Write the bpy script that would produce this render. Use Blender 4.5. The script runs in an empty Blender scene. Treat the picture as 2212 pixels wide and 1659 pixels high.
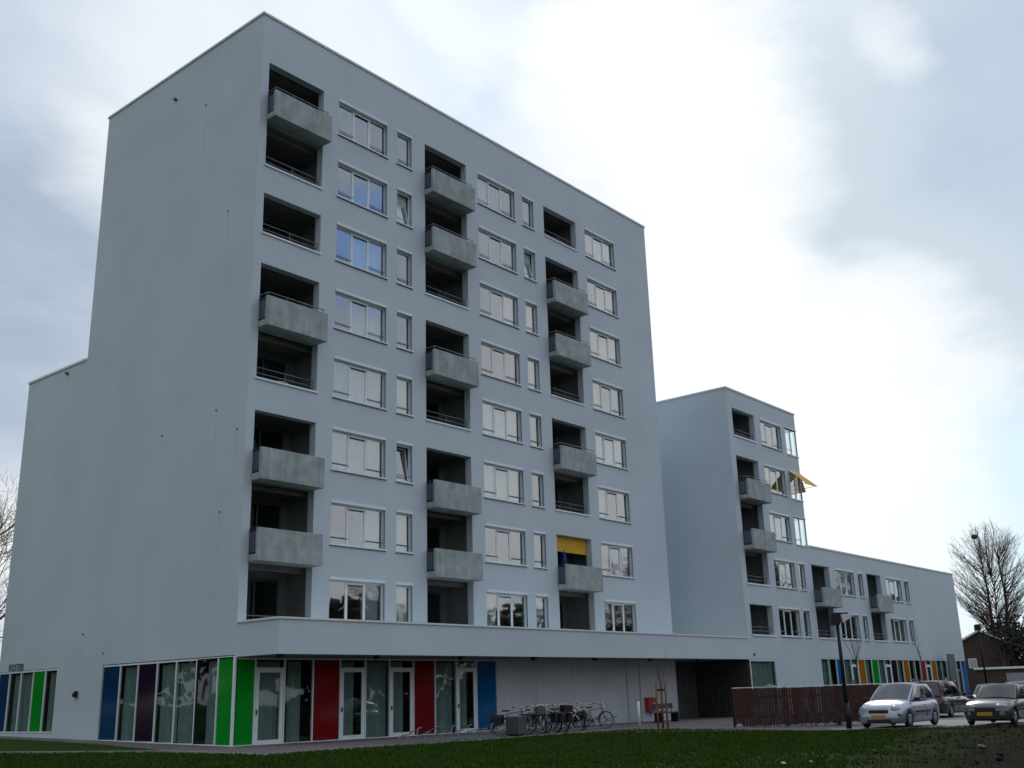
import bpy, bmesh, math, random
from mathutils import Vector, Matrix, noise as mnoise
random.seed(7)
R = math.radians
scene = bpy.context.scene
col = scene.collection

# ------------------------------------------------------------------ camera
CAM = Vector((-21.925, -30.5568, 1.2683))
YAW, PITCH, ROLL, F = -0.8802, 0.2883, -0.0302, 2262.2481 / 2212.0
fwd = Vector((math.sin(-YAW) * math.cos(PITCH), math.cos(YAW) * math.cos(PITCH), math.sin(PITCH)))
rt = Vector((math.cos(YAW), math.sin(YAW), 0)); upv = rt.cross(fwd)
c_, s_ = math.cos(ROLL), math.sin(ROLL)
rt2 = rt * c_ + upv * s_; up2 = upv * c_ - rt * s_
cam = bpy.data.cameras.new('camera'); camo = bpy.data.objects.new('camera', cam); col.objects.link(camo)
m = Matrix((rt2, up2, -fwd)).transposed().to_4x4(); m.translation = CAM
camo.matrix_world = m
cam.sensor_width = 36; cam.lens = 36 * F; cam.clip_end = 3000; cam.clip_start = 0.1
scene.camera = camo

# ------------------------------------------------------------------ light and sky
SUN_AZ, SUN_EL = R(62), R(27)          # azimuth clockwise from +Y
sdir = Vector((math.sin(SUN_AZ) * math.cos(SUN_EL), math.cos(SUN_AZ) * math.cos(SUN_EL), math.sin(SUN_EL)))
sl = bpy.data.lights.new('sun', 'SUN'); sl.energy = 0.9; sl.angle = R(12); sl.color = (1.0, .95, .86)
slo = bpy.data.objects.new('sun', sl); col.objects.link(slo)
slo.rotation_euler = (-sdir).to_track_quat('-Z', 'Y').to_euler(); slo.location = sdir * 200
scene.view_settings.view_transform = 'Standard'
try: scene.view_settings.look = 'None'
except Exception: pass
scene.view_settings.exposure = 0.0; scene.view_settings.gamma = 1.0

class NT:
    """tiny helper for node trees"""
    def __init__(s, tree): s.t = tree; s.n = tree.nodes; s.l = tree.links
    def new(s, typ, **kw):
        nd = s.n.new(typ)
        for k, v in kw.items():
            if k.startswith('i_'):
                key = k[2:]; key = int(key) if key.isdigit() else key.replace('_', ' ')
                nd.inputs[key].default_value = v
            else: setattr(nd, k, v)
        return nd
    def link(s, a, b): s.l.new(a, b)
    def math(s, op, a, b=None, c=None, clamp=False):
        nd = s.n.new('ShaderNodeMath'); nd.operation = op; nd.use_clamp = clamp
        for i, v in enumerate((a, b, c)):
            if v is None: continue
            if isinstance(v, (int, float)): nd.inputs[i].default_value = v
            else: s.l.new(v, nd.inputs[i])
        return nd.outputs[0]
    def mix(s, fac, a, b, blend='MIX'):
        nd = s.n.new('ShaderNodeMix'); nd.data_type = 'RGBA'; nd.blend_type = blend
        for sock, v in ((nd.inputs[0], fac), (nd.inputs[6], a), (nd.inputs[7], b)):
            if isinstance(v, (int, float)): sock.default_value = v
            elif isinstance(v, tuple): sock.default_value = (v + (1,))[:4]
            else: s.l.new(v, sock)
        return nd.outputs[2]
    def ramp(s, v, stops):
        nd = s.n.new('ShaderNodeValToRGB'); e = nd.color_ramp.elements
        while len(e) < len(stops): e.new(.5)
        for el, (p, c) in zip(e, stops):
            el.position = p; el.color = (c, c, c, 1) if isinstance(c, (int, float)) else (c + (1,))[:4]
        s.l.new(v, nd.inputs[0]); return nd.outputs[0]

world = bpy.data.worlds.new('World'); scene.world = world; world.use_nodes = True
w = NT(world.node_tree); w.n.clear()
wo = w.new('ShaderNodeOutputWorld'); bg = w.new('ShaderNodeBackground'); bg.inputs[1].default_value = 0.1
w.link(bg.outputs[0], wo.inputs[0])
sky = w.new('ShaderNodeTexSky'); sky.sky_type = 'NISHITA'; sky.sun_disc = False
sky.sun_elevation = SUN_EL; sky.sun_rotation = SUN_AZ
tc = w.new('ShaderNodeTexCoord'); gen = tc.outputs['Generated']
mp = w.new('ShaderNodeMapping'); mp.inputs['Scale'].default_value = (1, 1, 2.2); w.link(gen, mp.inputs[0])
nz = w.new('ShaderNodeTexNoise'); nz.inputs['Scale'].default_value = 2.6; nz.inputs['Detail'].default_value = 6
nz.inputs['Roughness'].default_value = .55; nz.inputs['Distortion'].default_value = .35; w.link(mp.outputs[0], nz.inputs['Vector'])
nfac = nz.outputs['Fac']
# direction, gently warped by the cloud noise so the banks get ragged edges
wv = w.new('ShaderNodeVectorMath'); wv.operation = 'MULTIPLY_ADD'
sub = w.new('ShaderNodeVectorMath'); sub.operation = 'SUBTRACT'; w.link(nz.outputs['Color'], sub.inputs[0]); sub.inputs[1].default_value = (.5, .5, .5)
w.link(sub.outputs[0], wv.inputs[0]); wv.inputs[1].default_value = (.32, .32, .32); w.link(gen, wv.inputs[2])
wn = w.new('ShaderNodeVectorMath'); wn.operation = 'NORMALIZE'; w.link(wv.outputs[0], wn.inputs[0]); wdir = wn.outputs[0]
def dirvec(az, el): a, e = R(az), R(el); return (math.sin(a) * math.cos(e), math.cos(a) * math.cos(e), math.sin(e))
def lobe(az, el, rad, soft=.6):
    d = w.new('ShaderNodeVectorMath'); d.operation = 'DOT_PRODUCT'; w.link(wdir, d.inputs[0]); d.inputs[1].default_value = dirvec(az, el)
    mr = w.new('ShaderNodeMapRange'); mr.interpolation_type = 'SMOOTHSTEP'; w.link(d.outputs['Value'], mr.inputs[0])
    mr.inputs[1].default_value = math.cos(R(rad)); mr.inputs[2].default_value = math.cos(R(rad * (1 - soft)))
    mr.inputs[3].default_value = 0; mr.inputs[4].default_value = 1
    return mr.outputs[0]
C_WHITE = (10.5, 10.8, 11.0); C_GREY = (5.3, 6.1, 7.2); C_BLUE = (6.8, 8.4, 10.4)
nz2 = w.new('ShaderNodeTexNoise'); nz2.inputs['Scale'].default_value = 6.5; nz2.inputs['Detail'].default_value = 7; nz2.inputs['Roughness'].default_value = .6; w.link(mp.outputs[0], nz2.inputs['Vector'])
cl = w.ramp(w.math('ADD', w.math('MULTIPLY', nfac, .65), w.math('MULTIPLY', nz2.outputs['Fac'], .35)), [(.40, 0.0), (.59, 1.0)])
base = w.mix(w.math('MULTIPLY', cl, .8), (8.6, 9.3, 10.2), C_GREY)
base = w.mix(.12, base, sky.outputs[0])
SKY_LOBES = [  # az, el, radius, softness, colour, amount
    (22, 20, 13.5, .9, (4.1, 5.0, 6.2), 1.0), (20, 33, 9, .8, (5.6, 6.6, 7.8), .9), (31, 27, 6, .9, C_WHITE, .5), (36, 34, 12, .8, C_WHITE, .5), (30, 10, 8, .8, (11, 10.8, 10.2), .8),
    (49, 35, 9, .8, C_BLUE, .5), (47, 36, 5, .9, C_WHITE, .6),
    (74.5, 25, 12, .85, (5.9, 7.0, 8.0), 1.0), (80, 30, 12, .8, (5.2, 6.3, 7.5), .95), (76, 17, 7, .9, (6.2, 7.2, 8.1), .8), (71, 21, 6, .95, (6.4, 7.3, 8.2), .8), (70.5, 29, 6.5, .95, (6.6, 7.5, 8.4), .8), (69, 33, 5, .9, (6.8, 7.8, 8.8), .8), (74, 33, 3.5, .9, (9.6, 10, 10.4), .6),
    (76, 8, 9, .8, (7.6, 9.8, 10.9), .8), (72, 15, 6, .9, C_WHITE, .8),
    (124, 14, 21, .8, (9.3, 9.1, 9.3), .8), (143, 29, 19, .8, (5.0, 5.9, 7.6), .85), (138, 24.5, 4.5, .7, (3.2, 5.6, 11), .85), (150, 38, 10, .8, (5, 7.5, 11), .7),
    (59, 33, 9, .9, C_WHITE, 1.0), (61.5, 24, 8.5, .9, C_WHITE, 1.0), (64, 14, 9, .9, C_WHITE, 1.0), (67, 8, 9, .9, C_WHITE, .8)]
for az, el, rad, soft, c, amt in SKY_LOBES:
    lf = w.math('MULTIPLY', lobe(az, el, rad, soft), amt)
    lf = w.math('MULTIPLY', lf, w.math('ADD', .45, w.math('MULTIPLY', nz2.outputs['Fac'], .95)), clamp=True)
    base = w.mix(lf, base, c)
# glow round the hidden sun, and a dimmer sky away from it
dd = w.new('ShaderNodeVectorMath'); dd.operation = 'DOT_PRODUCT'; w.link(gen, dd.inputs[0]); dd.inputs[1].default_value = sdir
mr = w.new('ShaderNodeMapRange'); mr.interpolation_type = 'SMOOTHSTEP'; w.link(dd.outputs['Value'], mr.inputs[0])
for i, v in zip((1, 2, 3, 4), (-.85, .62, 0.62, 1.0)): mr.inputs[i].default_value = v
# warm pale clouds low in the sky away from the sun
szz = w.new('ShaderNodeSeparateXYZ'); w.link(gen, szz.inputs[0])
low = w.math('MULTIPLY', w.math('SUBTRACT', 1, w.math('DIVIDE', szz.outputs[2], .62), clamp=True), w.math('SUBTRACT', 1, w.math('MULTIPLY', w.math('ADD', dd.outputs['Value'], .3), 1.6), clamp=True))
base = w.mix(w.math('MULTIPLY', low, .85), base, (7.3, 7.1, 7.4))
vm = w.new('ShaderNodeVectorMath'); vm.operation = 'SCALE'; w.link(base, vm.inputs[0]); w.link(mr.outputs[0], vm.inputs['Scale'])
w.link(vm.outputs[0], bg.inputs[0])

# ------------------------------------------------------------------ materials
def mat(name, color, rough=.7, metal=0, spec=.5, var=.0, scale=3.0, bump=.0, bscale=30, streak=0, coords='Object', emission=None):
    m = bpy.data.materials.new(name); m.use_nodes = True; t = NT(m.node_tree); b = t.n['Principled BSDF']
    b.inputs['Base Color'].default_value = (*color, 1); b.inputs['Roughness'].default_value = rough
    b.inputs['Metallic'].default_value = metal; b.inputs['Specular IOR Level'].default_value = spec
    tc = t.new('ShaderNodeTexCoord'); co = tc.outputs[coords]
    if var or streak:
        n1 = t.new('ShaderNodeTexNoise'); n1.inputs['Scale'].default_value = scale; n1.inputs['Detail'].default_value = 5; t.link(co, n1.inputs['Vector'])
        f = t.ramp(n1.outputs['Fac'], [(.3, 1 - var), (.7, 1 + var)])
        if streak:
            mpn = t.new('ShaderNodeMapping'); mpn.inputs['Scale'].default_value = (6, 6, .35); t.link(co, mpn.inputs[0])
            n2 = t.new('ShaderNodeTexNoise'); n2.inputs['Scale'].default_value = 1.6; n2.inputs['Detail'].default_value = 6; t.link(mpn.outputs[0], n2.inputs['Vector'])
            f2 = t.ramp(n2.outputs['Fac'], [(.38, 1 - streak), (.66, 1.0)])
            f = t.mix(1.0, f, f2, 'MULTIPLY')
        t.link(t.mix(1.0, tuple(color), f, 'MULTIPLY'), b.inputs['Base Color'])
    if bump:
        n3 = t.new('ShaderNodeTexNoise'); n3.inputs['Scale'].default_value = bscale; n3.inputs['Detail'].default_value = 4; t.link(co, n3.inputs['Vector'])
        bp = t.new('ShaderNodeBump'); bp.inputs['Strength'].default_value = bump; bp.inputs['Distance'].default_value = .02
        t.link(n3.outputs['Fac'], bp.inputs['Height']); t.link(bp.outputs[0], b.inputs['Normal'])
    return m
M = {}
M['stucco'] = mat('stucco', (.595, .68, .745), .9, var=.05, scale=.3, bump=.35, bscale=18, streak=.025)
M['white'] = mat('white_paint', (.80, .88, .92), .5, var=.04, scale=2)
M['cap'] = mat('coping_metal', (.74, .78, .76), .5, metal=.0, var=.08, scale=1.2)
M['concrete'] = mat('concrete', (.40, .46, .46), .85, var=.20, scale=2.2, bump=.3, bscale=14, streak=.16)
M['concwall'] = mat('bare_concrete', (.57, .62, .65), .85, var=.08, scale=.6, bump=.25, bscale=10, streak=.12)
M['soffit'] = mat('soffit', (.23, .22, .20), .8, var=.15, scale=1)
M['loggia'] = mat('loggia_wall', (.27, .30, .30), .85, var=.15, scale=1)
M['timber'] = mat('timber_slats', (.045, .045, .042), .7, var=.4, scale=5)
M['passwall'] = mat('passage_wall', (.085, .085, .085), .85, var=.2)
M['bindark'] = mat('bin_grey', (.055, .06, .065), .6, var=.2)
M['garagedoor'] = mat('garage_door', (.30, .32, .34), .6, var=.08)
M['dark'] = mat('dark_interior', (.05, .05, .055), .9, var=.2)
M['steel'] = mat('galvanised_steel', (.24, .26, .28), .5, metal=.6, var=.1, scale=6)
M['blackmetal'] = mat('black_metal', (.010, .011, .013), .45, metal=.3, var=.2, scale=4)
M['darkgrey'] = mat('dark_grey', (.09, .1, .11), .5, var=.1)
M['curtain'] = mat('net_curtain', (.62, .66, .64), .9, var=.1, scale=3)
M['yellow'] = mat('yellow_fabric', (.72, .43, .03), .8, var=.06, scale=2)
M['orangefab'] = mat('orange_fabric', (.72, .28, .02), .8, var=.06, scale=2)
for nme, c in dict(p_green=(.0, .30, .02), p_red=(.20, .008, .012), p_blue=(.0, .10, .27), p_navy=(.004, .045, .13), p_purple=(.022, .006, .028), p_orange=(.38, .15, .008), p_white=(.5, .52, .5), p_blue2=(.0, .14, .42), p_bright_red=(.32, .03, .03)).items():
    M[nme] = mat('enamel_' + nme[2:], c, .10, spec=.28, var=.12, scale=.8)
M['brick'] = mat('dark_brick', (.080, .055, .050), .9, var=.25, scale=3)
M['rooftile'] = mat('roof_tiles', (.05, .05, .06), .8, var=.25, scale=3)
M['asphalt'] = mat('parking_asphalt', (.20, .20, .20), .75, var=.15, scale=.7, bump=.3, bscale=25)
M['fence'] = mat('stained_fence', (.050, .016, .011), .75, var=.35, scale=4)
M['bark'] = mat('bark', (.085, .06, .05), .9, var=.3, scale=4)
M['twig'] = mat('twigs', (.10, .065, .055), .9, var=.2, scale=2)
M['stake'] = mat('timber_stake', (.22, .11, .045), .8, var=.2, scale=4)
M['rubber'] = mat('rubber', (.012, .012, .013), .8)
M['leather'] = mat('black_vinyl', (.015, .013, .014), .45)
M['chrome'] = mat('chrome', (.75, .75, .77), .18, metal=1)
M['redbox'] = mat('red_enamel', (.42, .02, .02), .4, var=.05)
M['signblue'] = mat('blue_grey_sign', (.12, .15, .21), .5, var=.05)
M['clod'] = mat('earth_clod', (.017, .012, .009), 1, var=.4, scale=4)
M['litter'] = mat('white_litter', (.6, .6, .58), .8, var=.1)
M['kerb_brown'] = mat('brown_stone', (.13, .085, .055), .9, var=.2)
M['plate'] = mat('yellow_plate', (.75, .42, .01), .5)
M['text'] = mat('black_lettering', (.01, .01, .01), .6)
M['ivy'] = mat('evergreen_leaves', (.028, .034, .02), .9, var=.5, scale=.8)
M['blueumb'] = mat('blue_fabric', (.01, .05, .30), .8, var=.1)
M['plastic_white'] = mat('white_plastic', (.7, .72, .75), .5)

def stucco_gable():
    """stucco with the run-off stains below the overflow spouts of the side wall"""
    m = M['stucco'].copy(); m.name = 'stucco_stained'; t = NT(m.node_tree); b = t.n['Principled BSDF']
    src = b.inputs['Base Color'].links[0].from_socket
    geo = t.new('ShaderNodeNewGeometry'); sp = t.new('ShaderNodeSeparateXYZ'); t.link(geo.outputs['Position'], sp.inputs[0])
    tot = None
    for (y, z, ln) in SPOUTS:
        a = t.math('ABSOLUTE', t.math('SUBTRACT', sp.outputs[1], y)); a = t.math('SUBTRACT', 1, t.math('DIVIDE', a, .045), clamp=True)
        zz = t.math('SUBTRACT', z, sp.outputs[2]); g = t.math('GREATER_THAN', zz, 0)
        f = t.math('SUBTRACT', 1, t.math('DIVIDE', zz, ln), clamp=True)
        v = t.math('MULTIPLY', t.math('MULTIPLY', a, g), f)
        g2 = t.math('LESS_THAN', sp.outputs[0], .05); v = t.math('MULTIPLY', v, g2)
        tot = v if tot is None else t.math('MAXIMUM', tot, v)
    t.link(t.mix(t.math('MULTIPLY', tot, .28), src, (.2, .22, .22)), b.inputs['Base Color'])
    return m
SPOUTS = [(3.76, 25.36, 7.5), (1.75, 19.8, 6), (1.85, 11.7, 5), (.5, 10.74, 2.5), (5.4, 11.36, 1.5), (1.32, 7.82, 4.5), (10.17, 4.05, 2.5), (8.53, 3.24, .6)]
M['gable'] = stucco_gable()

def glass(name, refl, tint=(.85, .9, .9), rough=.02, fres=.55):
    m = bpy.data.materials.new(name); m.use_nodes = True; t = NT(m.node_tree); t.n.remove(t.n['Principled BSDF'])
    out = [n for n in t.n if n.type == 'OUTPUT_MATERIAL'][0]
    tr = t.new('ShaderNodeBsdfTransparent'); tr.inputs[0].default_value = (*tint, 1)
    gl = t.new('ShaderNodeBsdfGlossy'); gl.inputs['Roughness'].default_value = rough; gl.inputs['Color'].default_value = (1, 1, 1, 1)
    tcn = t.new('ShaderNodeTexCoord'); n3 = t.new('ShaderNodeTexNoise'); n3.inputs['Scale'].default_value = 1.1; n3.inputs['Detail'].default_value = 1
    t.link(tcn.outputs['Object'], n3.inputs['Vector']); bp = t.new('ShaderNodeBump'); bp.inputs['Strength'].default_value = .12; bp.inputs['Distance'].default_value = .03
    t.link(n3.outputs['Fac'], bp.inputs['Height']); t.link(bp.outputs[0], gl.inputs['Normal'])
    lw = t.new('ShaderNodeLayerWeight'); lw.inputs[0].default_value = .5
    sch = t.math('ADD', t.math('MULTIPLY', t.math('POWER', lw.outputs['Facing'], 5), .96), .04)
    f = t.math('ADD', t.math('MULTIPLY', sch, fres * 2), refl, clamp=True)
    ms = t.new('ShaderNodeMixShader'); t.link(f, ms.inputs[0]); t.link(tr.outputs[0], ms.inputs[1]); t.link(gl.outputs[0], ms.inputs[2])
    t.link(ms.outputs[0], out.inputs[0]); return m
M['glass'] = glass('coated_window_glass', .185)
M['gfglass'] = glass('shopfront_glass', .02, (.70, .78, .77), fres=.42)
M['logglass'] = glass('loggia_glass', .05, (.5, .55, .55), fres=.5)
M['carglass'] = glass('car_glass', .06, (.3, .34, .36), fres=.45)
M['clearglass'] = glass('clear_glass', .0, (.93, .97, .97), fres=.5)

def carpaint(name, c, metal=.5, rough=.28):
    m = mat(name, c, rough, metal=metal, var=.03, scale=8); b = m.node_tree.nodes['Principled BSDF']
    b.inputs['Coat Weight'].default_value = .8; b.inputs['Coat Roughness'].default_value = .05; return m
M['silver'] = carpaint('silver_car_paint', (.37, .41, .50)); M['blackpaint'] = carpaint('black_car_paint', (.010, .011, .013), .0)
M['beige'] = carpaint('beige_car_paint', (.085, .09, .085)); M['greypaint'] = carpaint('grey_car_paint', (.12, .125, .14))
M['bumper'] = mat('black_bumper', (.02, .02, .024), .6); M['lampglass'] = mat('headlamp_lens', (.5, .52, .56), .12, spec=.8, var=.25, scale=14)
M['tail'] = mat('tail_lamp', (.5, .01, .008), .2); M['rim'] = mat('alloy_rim', (.42, .42, .45), .35, metal=.8)

# ground materials
def ground_mat(name, c1, c2, c3=None, sc=.5, rough=.95, bump=.6):
    m = bpy.data.materials.new(name); m.use_nodes = True; t = NT(m.node_tree); b = t.n['Principled BSDF']
    geo = t.new('ShaderNodeNewGeometry'); pos = geo.outputs['Position']
    n1 = t.new('ShaderNodeTexNoise'); n1.inputs['Scale'].default_value = sc; n1.inputs['Detail'].default_value = 8; n1.inputs['Roughness'].default_value = .65; t.link(pos, n1.inputs['Vector'])
    n2 = t.new('ShaderNodeTexNoise'); n2.inputs['Scale'].default_value = 7; n2.inputs['Detail'].default_value = 6; t.link(pos, n2.inputs['Vector'])
    cc = t.mix(t.ramp(n1.outputs['Fac'], [(.35, 0.), (.65, 1.)]), c1, c2)
    cc = t.mix(t.ramp(n2.outputs['Fac'], [(.3, .0), (.7, .6)]), cc, tuple(v * .55 for v in c1))
    t.link(cc, b.inputs['Base Color']); b.inputs['Roughness'].default_value = rough; b.inputs['Specular IOR Level'].default_value = .02
    bp = t.new('ShaderNodeBump'); bp.inputs['Strength'].default_value = bump; bp.inputs['Distance'].default_value = .05
    t.link(n2.outputs['Fac'], bp.inputs['Height']); t.link(bp.outputs[0], b.inputs['Normal'])
    return m, t, b
M['lawn'], _t, _b = ground_mat('lawn', (.030, .078, .012), (.060, .080, .022), sc=.9)
# bare earth takes over towards the lower right corner of the plot
_geo = _t.new('ShaderNodeNewGeometry'); _sp = _t.new('ShaderNodeSeparateXYZ'); _t.link(_geo.outputs['Position'], _sp.inputs[0])
_n = _t.new('ShaderNodeTexNoise'); _n.inputs['Scale'].default_value = .45; _n.inputs['Detail'].default_value = 6; _t.link(_geo.outputs['Position'], _n.inputs['Vector'])
_d = _t.math('ADD', _t.math('MULTIPLY', _sp.outputs[1], -1.0), _t.math('MULTIPLY', _sp.outputs[0], .28))
_d = _t.math('ADD', _d, _t.math('MULTIPLY', _n.outputs['Fac'], 7.0))
_f = _t.ramp(_t.math('DIVIDE', _t.math('SUBTRACT', _d, 22.0), 6, clamp=True), [(.1, 0.), (.9, 1.)])
_old = _b.inputs['Base Color'].links[0].from_socket
_t.link(_t.mix(_f, _old, (.011, .0085, .0065)), _b.inputs['Base Color'])

def paving_mat(name, c, bw, bh, mortar=.4, sc=1.0):
    m = bpy.data.materials.new(name); m.use_nodes = True; t = NT(m.node_tree); b = t.n['Principled BSDF']
    geo = t.new('ShaderNodeNewGeometry'); br = t.new('ShaderNodeTexBrick'); t.link(geo.outputs['Position'], br.inputs['Vector'])
    br.inputs['Scale'].default_value = sc; br.inputs['Brick Width'].default_value = bw; br.inputs['Row Height'].default_value = bh; br.inputs['Mortar Size'].default_value = .012
    br.inputs['Color1'].default_value = (*c, 1); br.inputs['Color2'].default_value = (*[v * .78 for v in c], 1); br.inputs['Mortar'].default_value = (*[v * mortar for v in c], 1)
    n1 = t.new('ShaderNodeTexNoise'); n1.inputs['Scale'].default_value = .8; n1.inputs['Detail'].default_value = 6; t.link(geo.outputs['Position'], n1.inputs['Vector'])
    t.link(t.mix(1., br.outputs['Color'], t.ramp(n1.outputs['Fac'], [(.3, .78), (.7, 1.1)]), 'MULTIPLY'), b.inputs['Base Color'])
    b.inputs['Roughness'].default_value = .85; return m
M['paving'] = paving_mat('clay_and_concrete_paving', (.20, .165, .165), .3, .3)
M['kerb'] = mat('concrete_kerb', (.30, .30, .29), .85, var=.15, scale=2)

# ------------------------------------------------------------------ mesh helpers
class MB:
    def __init__(s): s.v = []; s.f = []; s.mi = []; s.m = 0; s.sm = False; s.smf = []
    def face(s, idx): s.f.append(tuple(idx)); s.mi.append(s.m); s.smf.append(s.sm)
    def quad(s, a, b, c, d):
        n = len(s.v); s.v += [tuple(a), tuple(b), tuple(c), tuple(d)]; s.face((n, n + 1, n + 2, n + 3)); return s
    def box(s, x0, y0, z0, x1, y1, z1):
        if x0 > x1: x0, x1 = x1, x0
        if y0 > y1: y0, y1 = y1, y0
        if z0 > z1: z0, z1 = z1, z0
        n = len(s.v)
        s.v += [(x0, y0, z0), (x1, y0, z0), (x1, y1, z0), (x0, y1, z0), (x0, y0, z1), (x1, y0, z1), (x1, y1, z1), (x0, y1, z1)]
        for q in ((0, 3, 2, 1), (4, 5, 6, 7), (0, 1, 5, 4), (1, 2, 6, 5), (2, 3, 7, 6), (3, 0, 4, 7)): s.face([n + i for i in q])
        return s
    def tube(s, p, q, r, r2=None, n=8, cap=True):
        p, q = Vector(p), Vector(q); r2 = r if r2 is None else r2; d = (q - p)
        if d.length < 1e-6: return s
        d.normalize(); a = d.orthogonal().normalized(); b = d.cross(a); k = len(s.v); old = s.sm; s.sm = True
        for c, rr in ((p, r), (q, r2)):
            for i in range(n):
                t = 2 * math.pi * i / n; s.v.append(tuple(c + (a * math.cos(t) + b * math.sin(t)) * rr))
        for i in range(n): s.face((k + i, k + (i + 1) % n, k + n + (i + 1) % n, k + n + i))
        s.sm = False
        if cap: s.face([k + i for i in reversed(range(n))]); s.face([k + n + i for i in range(n)])
        s.sm = old; return s
    def path(s, pts, r, n=8):
        for a, b in zip(pts, pts[1:]): s.tube(a, b, r, n=n)
        return s
    def torus(s, c, axis, R_, r, n=28, k=6, a0=0, a1=2 * math.pi):
        c = Vector(c); ax = Vector(axis).normalized(); u = ax.orthogonal().normalized(); v = ax.cross(u); b0 = len(s.v); old = s.sm; s.sm = True
        closed = abs(a1 - a0 - 2 * math.pi) < 1e-6; m_ = n if closed else n + 1
        for i in range(m_):
            t = a0 + (a1 - a0) * i / n; rd = u * math.cos(t) + v * math.sin(t)
            for j in range(k):
                p = 2 * math.pi * j / k; s.v.append(tuple(c + rd * (R_ + r * math.cos(p)) + ax * r * math.sin(p)))
        for i in range(n):
            i2 = (i + 1) % m_
            for j in range(k): s.face((b0 + i * k + j, b0 + i2 * k + j, b0 + i2 * k + (j + 1) % k, b0 + i * k + (j + 1) % k))
        s.sm = old; return s
    def disc(s, c, axis, r, th, n=20):
        c = Vector(c); ax = Vector(axis).normalized() * th / 2; return s.tube(c - ax, c + ax, r, n=n)
    def ell(s, c, rx, ry, rz, nu=14, nv=8):
        b0 = len(s.v); old = s.sm; s.sm = True
        for j in range(nv + 1):
            ph = math.pi * j / nv - math.pi / 2
            for i in range(nu):
                t = 2 * math.pi * i / nu; s.v.append((c[0] + rx * math.cos(ph) * math.cos(t), c[1] + ry * math.cos(ph) * math.sin(t), c[2] + rz * math.sin(ph)))
        for j in range(nv):
            for i in range(nu): s.face((b0 + j * nu + i, b0 + j * nu + (i + 1) % nu, b0 + (j + 1) * nu + (i + 1) % nu, b0 + (j + 1) * nu + i))
        s.sm = old; return s
    def prism(s, poly, ax0, ax1, axis='x'):
        """extrude a 2D polygon (pairs) along an axis"""
        n = len(poly); k = len(s.v)
        for a in (ax0, ax1):
            for (p, q) in poly: s.v.append({'x': (a, p, q), 'y': (p, a, q), 'z': (p, q, a)}[axis])
        for i in range(n): s.face((k + i, k + (i + 1) % n, k + n + (i + 1) % n, k + n + i))
        s.face([k + i for i in reversed(range(n))]); s.face([k + n + i for i in range(n)]); return s
    def build(s, name, mats, parent=None, loc=(0, 0, 0), off=None, fix=True):
        me = bpy.data.meshes.new(name)
        o_ = Vector(off) if off is not None else Vector((0, 0, 0))
        me.from_pydata([tuple(Vector(v) - o_) for v in s.v] if off is not None else s.v, [], s.f)
        if not isinstance(mats, (list, tuple)): mats = [mats]
        for m_ in mats: me.materials.append(M[m_] if isinstance(m_, str) else m_)
        me.polygons.foreach_set('material_index', s.mi); me.polygons.foreach_set('use_smooth', s.smf)
        if fix:
            bm = bmesh.new(); bm.from_mesh(me); bmesh.ops.recalc_face_normals(bm, faces=bm.faces); bm.to_mesh(me); bm.free()
        me.update()
        o = bpy.data.objects.new(name, me); col.objects.link(o)
        if parent: o.parent = parent
        o.location = loc
        return o
def tag(o, label=None, cat=None, group=None, kind=None):
    if label: o['label'] = label
    if cat: o['category'] = cat
    if group: o['group'] = group
    if kind: o['kind'] = kind
    return o
def empty(name, loc=(0, 0, 0), rz=0, label=None, cat=None, group=None):
    o = bpy.data.objects.new(name, None); col.objects.link(o); o.location = loc; o.rotation_euler = (0, 0, rz); o.empty_display_size = .3
    return tag(o, label, cat, group)
def copy_tree(o, parent=None):
    c = o.copy(); col.objects.link(c)
    if parent is not None: c.parent = parent
    for ch in list(o.children): copy_tree(ch, c)
    return c
def text_mesh(body, size, extr=.004, space=1.0):
    cu = bpy.data.curves.new('lettering', 'FONT'); cu.body = body; cu.size = size; cu.extrude = extr; cu.space_character = space; cu.align_x = 'CENTER'; cu.resolution_u = 2
    t = bpy.data.objects.new('lettering', cu); col.objects.link(t)
    dg = bpy.context.evaluated_depsgraph_get(); me = bpy.data.meshes.new_from_object(t.evaluated_get(dg))
    bpy.data.objects.remove(t); return me
def text_obj(name, body, size, mt, parent, loc, rot, extr=.004, space=1.0, sx=1.0):
    me = text_mesh(body, size, extr, space); me.materials.clear(); me.materials.append(M[mt]); o = bpy.data.objects.new(name, me); col.objects.link(o)
    o.parent = parent; o.location = loc; o.rotation_euler = rot; o.scale = (sx, 1, 1); return o

def ss(t): t = min(1, max(0, t)); return t * t * (3 - 2 * t)
def gh(x, y):
    """height of the ground"""
    return -.106 - .0048 * min(34, max(0, x)) + .02 * max(0, min(y, 30)) * ss((4 - x) / 4) - .09 * ss((-y - 6) / 8)

# ------------------------------------------------------------------ ground
def axis(lo, hi, fine0, fine1, st, growth=1.35):
    a = [fine0]
    while a[-1] < fine1: a.append(a[-1] + st)
    s = st
    while a[-1] < hi: s *= growth; a.append(a[-1] + s)
    s = st; b = [fine0]
    while b[-1] > lo: s *= growth; b.append(b[-1] - s)
    return sorted(b[1:]) + a
def bump_h(x, y):
    b = .0
    if y < -6 or x < -3.5:
        b = .035 * mnoise.noise(Vector((x * .35, y * .35, 0))) + .02 * mnoise.noise(Vector((x * 1.1, y * 1.1, 3)))
        e = ss((-y + .28 * x - 20) / 4)
        b += e * (.10 * abs(mnoise.noise(Vector((x * .9, y * .9, 7)))) + .07 * mnoise.noise(Vector((x * 2.3, y * 2.3, 9))))
        b *= ss((-y - 6) / 3) if x > -3.5 else ss((-3.3 - x) / 2)
        b *= 1 - ss((x + y * .6 - 4.2) / 2.5) * (1 if y < -8 else 0)
    return b
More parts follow.
